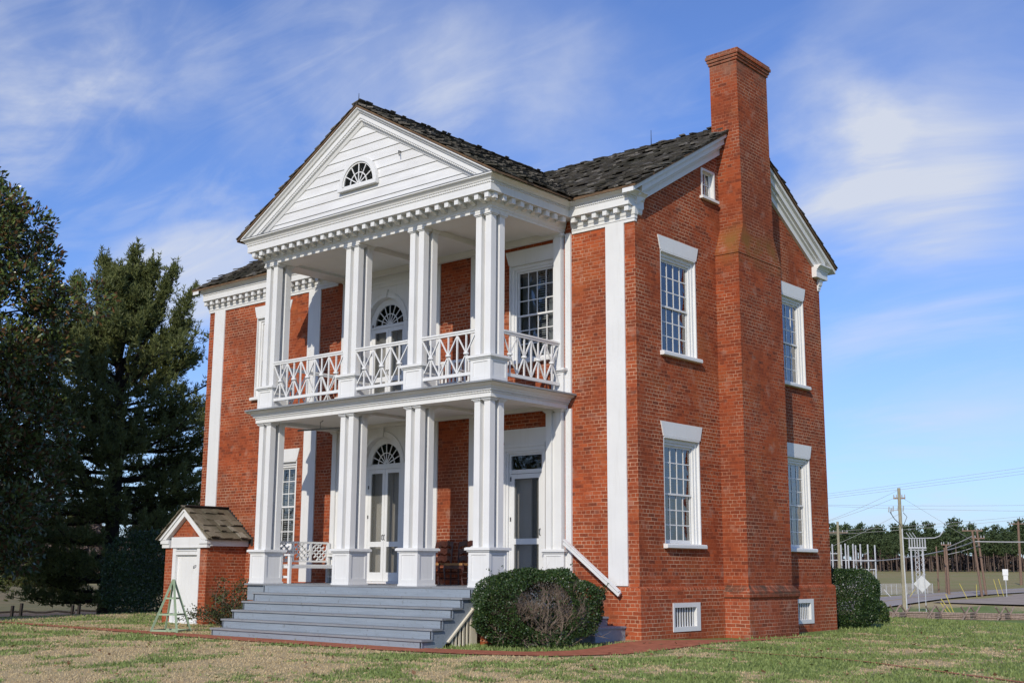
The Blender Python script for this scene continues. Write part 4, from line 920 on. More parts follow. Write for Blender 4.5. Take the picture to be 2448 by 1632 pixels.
# ================================================================== PLANT STAND, SHRUBS
tr = tag(empty('garden_obelisk', (-9.95, -3.75, -.09)), 'pale green wooden plant obelisk on the lawn before the cellar door', 'plant obelisk')
ap = Vector((-9.95, -3.75, 1.06)); ang = R(27); hb = .345; legs = []
for k in range(4):
    t = ang+math.pi/2*k+math.pi/4; b = Vector((-9.95+math.cos(t)*hb*1.3, -3.75+math.sin(t)*hb*1.3, -.10)); legs.append(b); a = ap+(b-ap)*.02
    q = MB(); q.bar(b, a, .040, .040, (math.cos(t), math.sin(t), 0)); q.build('leg', 'green', tr)
for f_ in (.37, .67, .965):
    q = MB()
    for k in range(4): q.bar(ap+(legs[k]-ap)*f_, ap+(legs[(k+1) % 4]-ap)*f_, .022, .035)
    q.build('cross_rail', 'green', tr)

def superell(n, rx, ry, rz, e=3.2):
    d = unit(RNG.normal(size=(n, 3))); k = (np.abs(d)**e).sum(1)**(-1/e); return d*k[:, None]*np.array([rx, ry, rz]), d
def shrub(name, label, org, rx, ry, rz_, n, rot, mats=('boxlf', 'boxlf2'), size=.04, hole=None, frac2=.06, group=None, cat='shrub', inner=.35, e=3.2, lump=.10):
    t = tag(empty(name, org), label, cat, group); Pp, d = superell(n, rx, ry, rz_, e)
    lum = np.array([noise.noise(tuple(p*1.9)) for p in Pp*1.0])*lump+np.array([noise.noise(tuple(p*6)) for p in Pp])*.05; Pp = Pp*(1+lum)[:, None]; s = 1-np.abs(RNG.normal(size=n))*.06; s[: int(n*inner)] = RNG.uniform(.55, .97, int(n*inner)); Pp = Pp*s[:, None]; Pp[:, 2] += rz_*.98
    k2 = int(n*.02); s[-k2:] = RNG.uniform(1.0, 1.07, k2); Pp[-k2:] *= (s[-k2:]/np.maximum(s[-k2:], 1e-6))[:, None]*1.0
    for c_i in range(70):
        b0 = RNG.integers(0, n); idx = RNG.integers(0, n, 12); Pp[idx] = Pp[b0]*(1+RNG.uniform(0, .11, 12))[:, None]+RNG.normal(0, .012, (12, 3)); d[idx] = d[b0]
    if hole is not None: keep = ~hole(Pp, s); Pp, d = Pp[keep], d[keep]
    keep = Pp[:, 2] > .02; Pp, d = Pp[keep], d[keep]; n = len(Pp); A, T, B = rand_frame(n, d*.7+np.array([0, 0, .5]), 1.); V, F = leaf_quads(Pp, A, T, RNG.uniform(.7, 1.4, n)*size, RNG.uniform(.5, .8, n)*size)
    c, s_ = math.cos(rot), math.sin(rot); V = V @ np.array([[c, s_, 0], [-s_, c, 0], [0, 0, 1]])
    mi = (RNG.random(n) < frac2).astype(int); np_mesh(V, F, 'foliage', list(mats), t, org, mi); return t
ROT = R(38)
def hole(Pp, s):
    # dead patch facing the lawn
    u, v, z = Pp[:, 0], Pp[:, 1], Pp[:, 2]; q = ((u-.15)/.50)**2+((z-.74)/.44)**2; low = (z < .34+.12*np.sin(u*5)) & (RNG.random(len(u)) < .62); side = ((u-.62)/.5)**2+((z-.5)/.28)**2
    return ((v < .05) & (q < 1) & (RNG.random(len(u)) < .97)) | ((v < .3) & low) | ((v < 0) & (side < 1) & (RNG.random(len(u)) < .6))
BO = (-.74, -2.22, -.09)
bx = shrub('boxwood_bush', 'big clipped dark green boxwood with a dead bare twiggy patch, right of the front steps', BO, 1.14, .70, .70, 52000, ROT, hole=hole, e=2.6, lump=.22)
q = MB(); c_, s_ = math.cos(ROT), math.sin(ROT)
def loc(u, v, z): return Vector((BO[0]+u*c_-v*s_, BO[1]+u*s_+v*c_, BO[2]+z))
def twig(p, d, L, r, dep):
    pts = [p]; cur = Vector(p); dd = Vector(d)
    for i in range(4): dd = (dd+Vector((random.gauss(0, .18), random.gauss(0, .14), random.gauss(.05, .14)))).normalized(); cur = cur+dd*(L/4); pts.append(cur.copy())
    q.tube([loc(*a) for a in pts], [r, r*.85, r*.7, r*.55, r*.4], 4 if dep > 1 else 5)
    if dep < 4:
        for k in range(4 if dep < 3 else 3):
            s0 = random.randint(2, 4); twig(pts[s0], (dd+Vector((random.gauss(0, .55), random.gauss(-.05, .3), random.gauss(.12, .45)))).normalized(), L*random.uniform(.5, .78), r*.55, dep+1)
for u, v in ((.0, .0), (.12, -.12), (-.12, .1), (.5, -.05), (-.6, -.1), (.32, -.2), (.2, -.25), (.05, -.2), (.38, -.1), (-.2, -.2)): twig(Vector((u, v, .0)), Vector((random.gauss(0, .35), -.18, 1)).normalized(), .55, .022, 0)
for k in range(9): u = random.uniform(-.8, .95); twig(Vector((u, -.1, .03)), Vector((random.choice((-1, 1))*.9, -.3, .35)).normalized(), .42, .014, 2)
q.build('dead_branches', 'twig', bx, org=(0, 0, 0))
shrub('boxwood_hedge', 'dense clipped dark boxwood at the far right corner of the house', (-.30, 9.50, -.1), .88, .88, .735, 36000, R(20), frac2=.03, e=3.4)
shrub('boxwood_hedge', 'small loose green shrub half hidden behind the corner boxwood', (-1.25, 13.2, -.3), .42, .42, .42, 6000, 0, mats=('boxlf', 'boxlf2'), size=.06, frac2=.3)
shrub('dark_holly', 'low dark evergreen shrub under the pine left of the cellar entrance', (-23.5, 4.9, -.45), 1.9, 1.6, 1.5, 24000, .3, mats=('boxlf', 'boxlf'), size=.08, frac2=.2)
# straggly rose beside the cellar wall
rs_ = tag(empty('rose_bush', (-11.2, -1.2, -.09)), 'straggly bare rose bush between the cellar entrance and the steps', 'shrub'); q = MB(); tips = []
for k in range(26):
    a = random.uniform(0, 6.28); p = Vector((-11.2+.30*math.cos(a), -1.2+.25*math.sin(a), -.1)); d = Vector((random.gauss(0, .4), random.gauss(0, .35), 1)).normalized(); pts = [p.copy()]
    for i in range(6): d = (d+Vector((random.gauss(0, .22), random.gauss(0, .2), random.gauss(-.08, .15)))).normalized(); p = p+d*random.uniform(.13, .25); pts.append(p.copy()); tips += [p+Vector((random.gauss(0, .08), random.gauss(0, .08), random.gauss(0, .06))) for _ in range(26)]
    q.tube(pts, [.012, .011, .01, .008, .007, .006, .004], 4)
q.build('canes', 'twig', rs_); tp = np.array([t[:] for t in tips]); tp = tp[tp[:, 2] > -.05]; A, T, B = rand_frame(len(tp)); V, F = leaf_quads(tp, A, T, RNG.uniform(.035, .075, len(tp)), RNG.uniform(.025, .045, len(tp))); np_mesh(V, F, 'foliage', ['roself', 'boxlf2'], rs_, (0, 0, 0), (RNG.random(len(tp)) < .12).astype(int))

# ================================================================== LAWN GRASS
def in_poly_block(x, y):
    if XW-.2 < x < .75 and -.1 < y < D+.2: return True
    if -9.1 < x < -1.7 and y > -2.6 and y < .1: return True
    if -8.15 < x < -1.85 and -4.1 < y < 0: return True
    if CX-1 < x < CX+1 and -1.3 < y < 0: return True
    if -11 < x < -.5 and -4.72 < y < -4.05 and RNG.random() > .03: return True
    if -.95 < x < .05 and -1.15 < y < -.1: return True
    return False
def on_path(x, y):
    if -2.4 <= x < -.2 and -4.6 < y < -3.98+.26*(x+2.4): return True
    if -.4 < x < 1.3 and -4.4 < y < -3.2 and y < -3.35+.9*(x+.1) and y > -4.5+.5*(x+.4): return True
    if .2 < x < 1.42 and -3.3 < y < .2: return True
    if .6+.1*y < x < 1.32-.04*y and .2 <= y < 3.2: return True
    if 1.1 < x < 9 and abs(y-(-.56-.16*(x-1.1)-.01*(x-1.1)**2)) < .025: return True
    return False
def lawn():
    n = 190000; az = RNG.uniform(-.44, .44, n)+YAW; d = 16.2*np.exp(RNG.uniform(0, 1, n)**1.15*math.log(58/16.2)); x = 13.516-np.sin(az)*d; y = -19.616+np.cos(az)*d
    Ps, gm, hs = [], [], []
    for a, b, dd in zip(x, y, d):
        if in_poly_block(a, b) or on_path(a, b): continue
        g_ = greenness(a, b)+random.gauss(0, .05); gg = g_ > .5
        Ps.append((a, b, gz(a, b))); gm.append(gg); hs.append((.042 if gg else .024)*random.uniform(.5, 1.5)*(1+max(0, dd-20)*.02)*(1.35 if g_ > 1.0 else 1.))
    Ps = np.array(Ps); n = len(Ps); hs = np.array(hs); th = RNG.uniform(0, 2*math.pi, n); A = np.stack([np.cos(th), np.sin(th), np.zeros(n)], 1); ln = unit(np.stack([RNG.normal(0, .55, n), RNG.normal(0, .55, n), np.ones(n)], 1))
    wd = hs*.22+.003; V = np.stack([Ps-A*wd[:, None], Ps+A*wd[:, None], Ps+ln*hs[:, None]], 1).reshape(-1, 3); F = np.arange(len(V)).reshape(-1, 3)
    o = np_mesh(V, F, 'lawn_grass', ['gdead', 'ggreen'], None, (0, 0, 0), np.array(gm).astype(int)); struct(o, 'stuff')
lawn()

def litter():
    n = 420; az = RNG.uniform(-.43, .43, n)+YAW; dd = RNG.uniform(16.5, 30, n); x = 13.516-np.sin(az)*dd; y = -19.616+np.cos(az)*dd
    P_ = np.array([(a, b, gz(a, b)+.025) for a, b in zip(x, y) if not in_poly_block(a, b)]); n = len(P_); nn = unit(RNG.normal(size=(n, 3))*.35+np.array([0, 0, 1])); t_ = unit(np.cross(nn, RNG.normal(size=(n, 3)))); b_ = np.cross(nn, t_)
    V, F = leaf_quads(P_, t_, b_, RNG.uniform(.06, .13, n), RNG.uniform(.04, .07, n)); o = np_mesh(V, F, 'fallen_leaves', 'maglb2', None, (0, 0, 0)); struct(o, 'stuff')
M['maglb2'] = leafmat('dry_leaf', (.15, .075, .04), (.26, .15, .08), .8, .15, .1)
litter()

# ================================================================== TREES
def white_pine(org):
    t = tag(empty('white_pine', org), 'tall dark white pine with upswept branches behind the left end of the house', 'tree'); O = np.array(org)
    H = 16.9; q = MB(); q.tube([(org[0], org[1], org[2]-.3), (org[0]+.05, org[1], org[2]+1), (org[0]+.0, org[1]+.1, org[2]+8), (org[0]-.3, org[1]-.1, org[2]+14), (org[0]-.35, org[1]-.2, org[2]+H)], [.46, .38, .27, .13, .03], 10)
    q.tube([(org[0]+.0, org[1]+.1, org[2]+11), (org[0]+.9, org[1]+.8, org[2]+13.5), (org[0]+1.4, org[1]+1.3, org[2]+16.2)], [.15, .10, .03], 7)
    prof = [(1.2, 4.2), (3, 5.3), (5, 5.6), (9, 5.4), (11.5, 5.3), (12.4, 4.3), (13.2, 2.4), (15, 1.7), (16.5, .9), (17, .6)]
    tp, td = [], []
    def branch(p, az, L, pit, curl, dens, r):
        p = np.array(p, float); n = max(5, int(L/.35)); d0 = pit
        pts = [p.copy()]
        for i in range(n):
            f = i/n; el = d0+curl*f*f; a = az+random.gauss(0, .06); step = L/n; v = np.array([math.cos(a)*math.cos(el), math.sin(a)*math.cos(el), math.sin(el)]); p = p+v*step; pts.append(p.copy())
            if f > .18:
                for k in range(dens):
                    s = (1-f)*.75+.25; off = np.array([random.gauss(0, .25*s), random.gauss(0, .25*s), random.gauss(.08, .14)]); tp.append(p+off); td.append(v*.6+np.array([0, 0, .75])+off*.8)
        tz = random.uniform(.15, .5)
        for k in range(5): tp.append(p+v*.05*k+np.array([0, 0, tz*k/4])); td.append(v*.3+np.array([0, 0, 1.2]))
        q.tube([tuple(a_) for a_ in pts], [r*(1-i/(n+1)*.85) for i in range(n+1)], 5)
        return pts
    z = 1.25
    while z < 16.2:
        nb = random.randint(6, 8); a0 = random.uniform(0, 6.28); Lr = float(np.interp(z, [a for a, b in prof], [b for a, b in prof]))
        for k in range(nb):
            L = Lr*random.uniform(.62, 1.10); u = z/18; pit = R(-6)+u*u*R(52)+random.gauss(0, .08); az = a0+k*6.283/nb+random.gauss(0, .25)
            base = (org[0]-.02*z, org[1], org[2]+z+random.uniform(-.25, .25)-(L*math.sin(max(pit, 0))*.55))
            pts = branch(base, az, L, pit, R(38), 9, .05+.012*L)
            for s in (-1, 1):
                for f in (.42, .62, .8):
                    if random.random() < .85: branch(pts[int(len(pts)*f)], az+s*random.uniform(.5, .9), L*.36*random.uniform(.6, 1.2), pit+.1, R(42), 9, .022)
        z += random.uniform(.62, .95)
    for (dx, dy, zt_, z0_) in ((-1.9, -1.6, 15.9, 10.5), (-.9, -.8, 16.9, 11.5), (.2, .3, 17.3, 12), (.9, .9, 16.6, 11.5), (1.7, 1.4, 16.4, 11), (2.5, 2.0, 15.3, 10), (-2.7, -2.2, 14.4, 9.5), (1.0, -1.0, 16.0, 11), (-.6, 1.2, 16.2, 11)):
        a_ = Vector((org[0]-.2, org[1], org[2]+z0_)); b_ = Vector((org[0]+dx, org[1]+dy, org[2]+zt_)); m_ = a_.lerp(b_, .5)+Vector((dx*.22, dy*.22, -.3)); pl = []
        for k in range(15):
            f = k/14; pl.append(a_*(1-f)**2+m_*2*f*(1-f)+b_*f*f)
        q.tube([tuple(p_) for p_ in pl], [.10*(1-k/15*.85) for k in range(15)], 5)
        for k in range(5, 15):
            f = k/14
            for _ in range(3): branch(tuple(pl[k]), random.uniform(0, 6.28), (1.25-.95*f)*random.uniform(.7, 1.25), R(38)+.3*f, R(30), 5, .022)
        for k in range(8): tp.append(np.array(b_)+np.array([0, 0, .06*k])); td.append(np.array([0, 0, 1.]))
    q.build('trunk', 'bark', t)
    tp = np.array(tp); td = unit(np.array(td)); nt = len(tp); kb = 7; P_ = np.repeat(tp, kb, 0); d = np.repeat(td, kb, 0); n = len(P_)
    a = unit(d*1.0+RNG.normal(size=(n, 3))*.55); b = unit(np.cross(a, RNG.normal(size=(n, 3)))); ln = RNG.uniform(.16, .30, n); wd = RNG.uniform(.03, .055, n)
    V, F = leaf_quads(P_+a*(ln*.5)[:, None], a, b, ln, wd); np_mesh(V, F, 'crown', 'pinelf', t, (0, 0, 0)); return t
white_pine((-37.8, 11.5, -1.2))
def magnolia(org, label='big dark evergreen magnolia with glossy leaves at the left edge'):
    t = tag(empty('magnolia_tree', org), label, 'tree'); q = MB(); ox, oy, oz = org
    q.tube([(ox, oy, oz-.3), (ox, oy, oz+6), (ox, oy, oz+15)], [.4, .3, .08], 9); cs = []
    for k in range(300):
        z = 2.2+14.6*(k/300.)+random.gauss(0, .4); rr = 4.3*min(1, (17.6-z)/5.)**.6*random.uniform(.62, 1.08)*(1 if z > 3 else .9); a = k*2.399+random.gauss(0, .3); c = Vector((ox+math.cos(a)*rr, oy+math.sin(a)*rr, oz+z)); cs.append((c, random.uniform(.65, 1.05)))
        if k % 2 == 0: q.tube([(ox, oy, oz+z-1.2), tuple(Vector((ox, oy, oz+z-.8)).lerp(c, .5)), tuple(c)], [.07, .045, .02], 5)
    cs += [(Vector((ox+random.gauss(0, 1.8), oy+random.gauss(0, 1.8), oz+random.uniform(3.5, 13.5))), 1.1) for _ in range(50)]
    q.build('trunk', 'bark', t); P_, N_ = [], []
    for c, r in cs:
        n = int(230*(r/.75)**2); d = unit(RNG.normal(size=(n, 3))); rad = r*RNG.uniform(.45, 1.05, n)**.6; P_.append(np.array(c)+d*rad[:, None]*np.array([1.1, 1.1, .9])); N_.append(d)
    P_ = np.concatenate(P_); N_ = np.concatenate(N_); n = len(P_); a = unit(N_+RNG.normal(size=(n, 3))*.5+np.array([0, 0, .25])); b = unit(np.cross(a, RNG.normal(size=(n, 3))))
    V, F = leaf_quads(P_, a, b, RNG.uniform(.16, .28, n), RNG.uniform(.08, .12, n)); np_mesh(V, F, 'crown', ['maglf', 'maglb'], t, (0, 0, 0), (RNG.random(n) < .27).astype(int))
magnolia((-31.1, -.55, -.75))

magnolia((-19.5, -13.5, -.35), 'second big magnolia standing left of the photo, shading the lawn')
def bare_tree(org, h):
    t = tag(empty('bare_tree', org), 'bare winter tree standing left of the photo, dappling the cellar door', 'tree'); q = MB()
    def br(p, d, L, r, dep):
        pts = [Vector(p)]; d = Vector(d)
        for i in range(4): d = (d+Vector((random.gauss(0, .12), random.gauss(0, .12), random.gauss(.04, .08)))).normalized(); pts.append(pts[-1]+d*(L/4))
        q.tube(pts, [r*(1-.12*i) for i in range(5)], 6 if dep < 2 else 4)
        if dep < 6:
            for k in range(3 if dep else 5): br(pts[random.choice((2, 3, 4))] if dep else pts[2+k % 3], (d+Vector((random.gauss(0, .5), random.gauss(0, .5), random.gauss(.2, .3)))).normalized(), L*random.uniform(.58, .8), r*.52, dep+1)
    br(org, (0, 0, 1), h*.36, h*.022, 0); q.build('trunk', 'bark', t)

# far pine wood
def far_pine(h, seed, org, label, group):
    rg = np.random.default_rng(seed); t = tag(empty('pine_tree', org), label, 'tree', group); q = MB(); q.tube([(org[0], org[1], org[2]-1), (org[0]+.2, org[1], org[2]+h*.9)], [.24, .1], 5); q.build('trunk', 'pinebark', t)
    P_ = []
    for k in range(26):
        z = h*(.52+.48*(k/26.)); r = h*.125*(1.0-(k/26.)*.6)*rg.uniform(.2, 1.15); a = rg.uniform(0, 6.28); c = np.array([math.cos(a)*r, math.sin(a)*r, z]); P_.append(c+rg.normal(size=(30, 3))*np.array([.6, .6, .35])*h/15)
    P_ = np.concatenate(P_)+np.array(org); n = len(P_); a = unit(rg.normal(size=(n, 3))); b = unit(np.cross(a, rg.normal(size=(n, 3)))); V, F = leaf_quads(P_, a, b, rg.uniform(.5, 1.0, n)*h/15, rg.uniform(.3, .6, n)*h/15); np_mesh(V, F, 'crown', 'pinefar', t, (0, 0, 0)); return t
FG = 'pines at the front of the far wood'; FLb = 'tall pine at the edge of the dense wood beyond the far field'
protos = [far_pine(12.3+1.1*i, 10+i, (-190-4.*i, 388+3*i, 1.5), FLb, FG) for i in range(4)]
rng2 = random.Random(3)
def far_spot(i, n, d0, a0, a1):
    az = a0+(a1-a0)*(i+rng2.uniform(-.4, .4))/n; d = d0+rng2.uniform(-14, 14); return 13.5+math.sin(-az)*d, -19.6+math.cos(az)*d
for row, (d0, n) in enumerate(((418, 70), (440, 70), (465, 66))):
    for i in range(n):
        x, y = far_spot(i, n, d0, .255, .49); o = copy_tree(protos[rng2.randrange(4)], None, (x, y, gz(x, y)-.3), rng2.uniform(0, 6.28)); s = rng2.uniform(.78, 1.1)*(1.0 if row else rng2.uniform(.8, 1.05)); o.scale = (s, s, s)
# left-hand far wood, mostly hidden under the pine boughs
def wood(name, a0, a1, d0, d1, h, n, mat):
    az = RNG.uniform(a0, a1, n); d = RNG.uniform(d0, d1, n); x = 13.5-np.sin(az)*d; y = -19.6+np.cos(az)*d; z0 = np.interp(np.hypot(x+7, y-4), TX, TY); top = h*(.75+.25*np.sin(az*140)+.15*np.sin(az*53+1)); z = z0+top*RNG.uniform(0, 1, n)**.8; P_ = np.stack([x, y, z], 1); A, T, B = rand_frame(n); V, F = leaf_quads(P_, A, T, RNG.uniform(.6, 1.6, n), RNG.uniform(.4, .9, n)); o = np_mesh(V, F, name, mat, None, (0, 0, 0)); struct(o, 'stuff')
M['darkwood'] = leafmat('bare_wood', (.10, .075, .068), (.14, .105, .09), .9, .1, .1)
wood('woodland', .94, 1.20, 250, 285, 15, 34000, 'darkwood')
wood('woodland', .55, 1.0, -110, -95, 20, 1, 'darkwood') if False else None
wood('undergrowth', .25, .50, 475, 495, 8.5, 30000, 'darkwood')

# ================================================================== ROAD
def flat_strip(name, pts, x0, x1, dz, mat):
    q = MB()
    for a, b in zip(pts[:-1], pts[1:]):
        q.face([(a[0]+x0, a[1], gz(-35+a[0], a[1])+dz+.0), (a[0]+x1, a[1], gz(-35+a[0], a[1])+dz), (b[0]+x1, b[1], gz(-35+b[0], b[1])+dz), (b[0]+x0, b[1], gz(-35+b[0], b[1])+dz)])
    return struct(q.build(name, mat))
rp = [(-1.5+.0008*(y-100)**2 if y < 100 else -.0006*(y-100)**2-1.5, y) for y in range(78, 300, 4)]; rp = [(a-0, b) for a, b in rp]
flat_strip('road', rp, -37.2, -30.6, .10, 'asphalt'); flat_strip('road_edge_line', rp, -31.05, -30.92, .106, 'roadwhite'); flat_strip('road_edge_line', rp, -36.9, -36.78, .106, 'roadwhite'); flat_strip('road_centre_line', rp, -34.1, -33.9, .106, 'roadyellow')
q = MB(); q.face([(x, y, gz(-32, y)+.094) for x, y in ((-31.4, 93.5), (-29.5, 93), (-22.0, 92.4), (-25.5, 105), (-31.4, 122))]); struct(q.build('road_shoulder', 'apron'))

# ================================================================== UTILITY POLES, SUBSTATION, SIGNS, FENCES
def crossarm(q, c, L, dz=0, w=.12): q.bar((c[0]-L/2*.93, c[1]-L/2*.37, c[2]+dz), (c[0]+L/2*.93, c[1]+L/2*.37, c[2]-dz), w, w)
def upole(x, y, top, label, r=.16, mat='pole', arms=(), lean=(0, 0), extra=None):
    b = gz(x, y); t = tag(empty('utility_pole', (x, y, b)), label, 'utility pole', 'utility poles along the road'); q = MB(); q.tube([(x, y, b-.5), (x+lean[0], y+lean[1], top)], [r, r*.72], 9); q.build('pole', mat, t)
    for z, L in arms:
        f_ = (z-b)/(top-b); q = MB(); c = (x+lean[0]*f_, y+lean[1]*f_, z); crossarm(q, c, L); ar = q.build('crossarm', mat if mat != 'pole' else 'rail', t)
        for s in (-.9, -.45, .45, .9):
            q = MB(); p = (c[0]+s*L/2*.93, c[1]+s*L/2*.37); q.tube([(*p, z+.05), (*p, z+.3)], [.055, .035], 6); q.build('insulator', 'insul', ar)
    return t
mp_ = upole(-25.25, 72.5, 7.75, 'nearest weathered utility pole with a metal conduit, standing behind the rail fence', .17, arms=((6.95, .9),), lean=(.05, 0))
q = MB(); q.tube([(-25.0, 72.35, gz(-25, 72)), (-25.05, 72.35, 4.6)], .05, 6); q.build('conduit', 'signback', mp_)
q = MB(); q.bar((-25.9, 72.25, 6.0), (-25.25, 72.5, 6.05), .05, .06)
for s, z in ((-.75, 6.1), (-.6, 6.0), (-.45, 6.15), (-.1, 6.2), (.25, 6.15)): q.tube([(-25.25+s, 72.5+s*.4, z-.22), (-25.25+s+.05, 72.5+s*.4, z+.2)], .045, 6)
q.build('cutouts', 'insul', mp_); q = MB(); q.tube([(-25.9, 72.2, 5.9), (-25.6, 72.3, 5.35), (-25.15, 72.35, 4.9), (-25.05, 72.33, 4.5)], .03, 5); q.tube([(-25.0, 72.6, 5.85), (-24.75, 72.7, 5.5), (-25.0, 72.4, 4.7)], .025, 5); q.build('riser_cables', 'iron_and_shade', mp_)
upole(-51.14, 115.73, 7.1, 'grey utility pole with insulators rising behind the house corner and boxwood', .2, arms=((5.8, 2.3),))
upole(-41.1, 120.1, 4.2, 'slim brown pole without crossarms right of the lattice tower', .11, 'polebrown')
upole(-37.4, 112.9, 3.9, 'left pole of the close brown pair beyond the road', .12, 'polebrown'); upole(-35.8, 109.3, 4.15, 'darker right pole of the close brown pair beyond the road', .15, 'polebrown', arms=((4.12, 1.0),))
upole(-31.7, 107.6, 5.5, 'left pole of the leaning twin poles with a wide upper crossarm', .14, 'polebrown', arms=((5.5, 2.0),), lean=(-.55, -.2)); upole(-32.3, 110.5, 5.75, 'right pole of the leaning twin poles with a lower crossarm', .14, 'polebrown', arms=((4.8, 1.3),), lean=(-.5, -.2))
upole(-48.2, 170.6, 8.9, 'distant pole with one crossarm at the right edge of the photo', .22, 'polebrown', arms=((8.5, 2.6),), lean=(.2, 0))
sb = tag(empty('substation_gantry', (-60, 139, gz(-60, 139))), 'pale steel substation framework of upright posts beyond the corner boxwood', 'substation')
posts = ((-63.0, 137.8, 4.0), (-62.67, 137.9, 4.99), (-61.63, 138.4, 4.92), (-61.13, 138.7, 5.07), (-60.76, 138.8, 4.84), (-60.18, 139.1, 5.02), (-59.88, 139.25, 4.84), (-59.3, 139.5, 4.99), (-58.4, 139.9, 4.96), (-57.56, 140.3, 4.84))
for x, y, z in posts: q = MB(); q.bar((x, y, gz(x, y)-.3), (x, y, z), .15, .15); q.build('post', 'steel', sb)
for z in (2.8, 1.57, 3.7): q = MB(); q.bar((-63.4, 137.6, z), (-57.5 if z < 3 else -61.5, 140.3 if z < 3 else 138.5, z), .10, .10); q.build('beam', 'steel', sb)
q = MB()
for k in range(16): x = -63+5.4*k/15; y = 137.8+2.5*k/15; q.tube([(x, y+.3, 1.6), (x+.02, y+.3, .9+.5*(k % 2))], .07, 5)
q.build('insulators', 'insul', sb); q = MB(); q.box(-61.5, -59.5, 139.6, 141.2, gz(-60, 140), 1.1); q.box(-58.9, -58.0, 140.3, 141, gz(-60, 140), .8); q.build('transformer', 'steel', sb)
lt_ = tag(empty('lattice_tower', (-39.3, 110, gz(-39.3, 110))), 'small steel lattice tower with upright insulators and a curved top bar', 'lattice tower'); b0 = gz(-39.3, 110)
for x, y in ((-39.87, 109.8), (-38.75, 110.26)): q = MB(); q.bar((x, y, b0-.3), (x, y, 3.85), .14, .14); q.build('leg', 'steel', lt_)
q = MB(); n = 9
for k in range(n):
    z0 = b0+(3.6-b0)*k/n; z1 = b0+(3.6-b0)*(k+1)/n
    for (xa, ya), (xb, yb_) in (((-39.55, 109.93), (-39.15, 110.1)), ((-38.95, 110.18), (-38.65, 110.3))): q.bar((xa, ya, z0), (xb, yb_, z1), .04, .04); q.bar((xb, yb_, z0), (xa, ya, z1), .04, .04)
q.bar((-39.15, 110.1, b0), (-39.15, 110.1, 3.8), .07, .07); q.bar((-39.5, 109.95, b0), (-39.5, 109.95, 3.8), .05, .05); q.build('lattice', 'steel', lt_)
q = MB(); q.bar((-40.1, 109.7, 3.85), (-38.4, 110.4, 3.85), .35, .14); q.bar((-40.1, 109.7, 3.62), (-38.4, 110.4, 3.62), .25, .08); q.build('platform', 'steel', lt_)
q = MB()
for k in range(7): f_ = k/6; x = -40.0+1.5*f_; y = 109.75+.62*f_; q.tube([(x, y, 3.9), (x, y, 4.8)], .075, 6)
q.build('insulators', 'insul', lt_); q = MB(); q.tube([(-40.9, 109.4, 5.3), (-40.6, 109.5, 4.95), (-40.3, 109.6, 4.86), (-37.6, 110.75, 4.9), (-37.1, 110.95, 5.1), (-36.7, 111.1, 5.6)], .05, 5)
for s in (0, .3, .6): q.tube([(-39.9+s, 109.75+s*.4, 4.9), (-40.25+s, 109.6+s*.4, 5.5)], .035, 4)
q.build('top_bar', 'steel', lt_)
ye = tag(empty('yard_fence', (-38, 103, gz(-38, 103))), 'low grey chain-link fence round the substation yard beyond the road', 'fence'); q = MB(); q2 = MB()
for k in range(26):
    f_ = k/25; x = -47.5+9.5*f_; y = 99.0+8.5*f_+3*f_; q.tube([(x, y, gz(x, y)), (x, y, gz(x, y)+1.15)], .03, 5)
q.build('fence_post', 'steel', ye)
for k in range(25):
    f0, f1 = k/25, (k+1)/25; a = (-47.5+9.5*f0, 99+11.5*f0); b = (-47.5+9.5*f1, 99+11.5*f1)
    for j in range(9): z = .08+.13*j; q2.bar((*a, gz(*a)+z), (*b, gz(*b)+z), .05, .05)
q2.build('wire_mesh', 'wire', ye)
# signs seen from behind
ds = tag(empty('road_sign', (-27.1, 80.5, gz(-27.1, 80.5))), 'bare metal back of a diamond road sign on two thin posts', 'road sign'); c = Vector((-27.0, 80.5, .30)); ax_ = Vector((.93, .37, 0))
q = MB(); q.prism([(.68, 0), (0, .70), (-.68, 0), (0, -.70)], lambda p, t: tuple(c+ax_*p[0]+Vector((-.37, .93, 0))*t+Vector((0, 0, p[1]))), .06, .075); q.build('plate', 'signback', ds)
for s in (-.33, .22): p = c+ax_*s; q = MB(); q.bar((p.x, p.y, gz(p.x, p.y)-.2), (p.x, p.y, c.z+.40), .05, .05); q.build('sign_post', 'steel', ds)
rsn = tag(empty('road_sign', (-29.5, 108.35, gz(-29.5, 108.35))), 'white rectangular road sign over a smaller plate on one post', 'road sign'); p = Vector((-29.5, 108.35, 0)); q = MB(); q.bar((p.x, p.y, gz(p.x, p.y)-.2), (p.x, p.y, 1.5), .06, .06); q.build('sign_post', 'steel', rsn)
for a, b, wd in ((.98, 1.6, .27), (.50, .95, .22)): q = MB(); q.prism([(-wd, a), (wd, a), (wd, b), (-wd, b)], lambda s, t: tuple(p+ax_*s[0]+Vector((.37, -.93, 0))*t+Vector((0, 0, s[1]))), .03, .045); q.build('plate', 'white', rsn)
gl_ = 'yellow plastic sleeves on the pole guy wires'
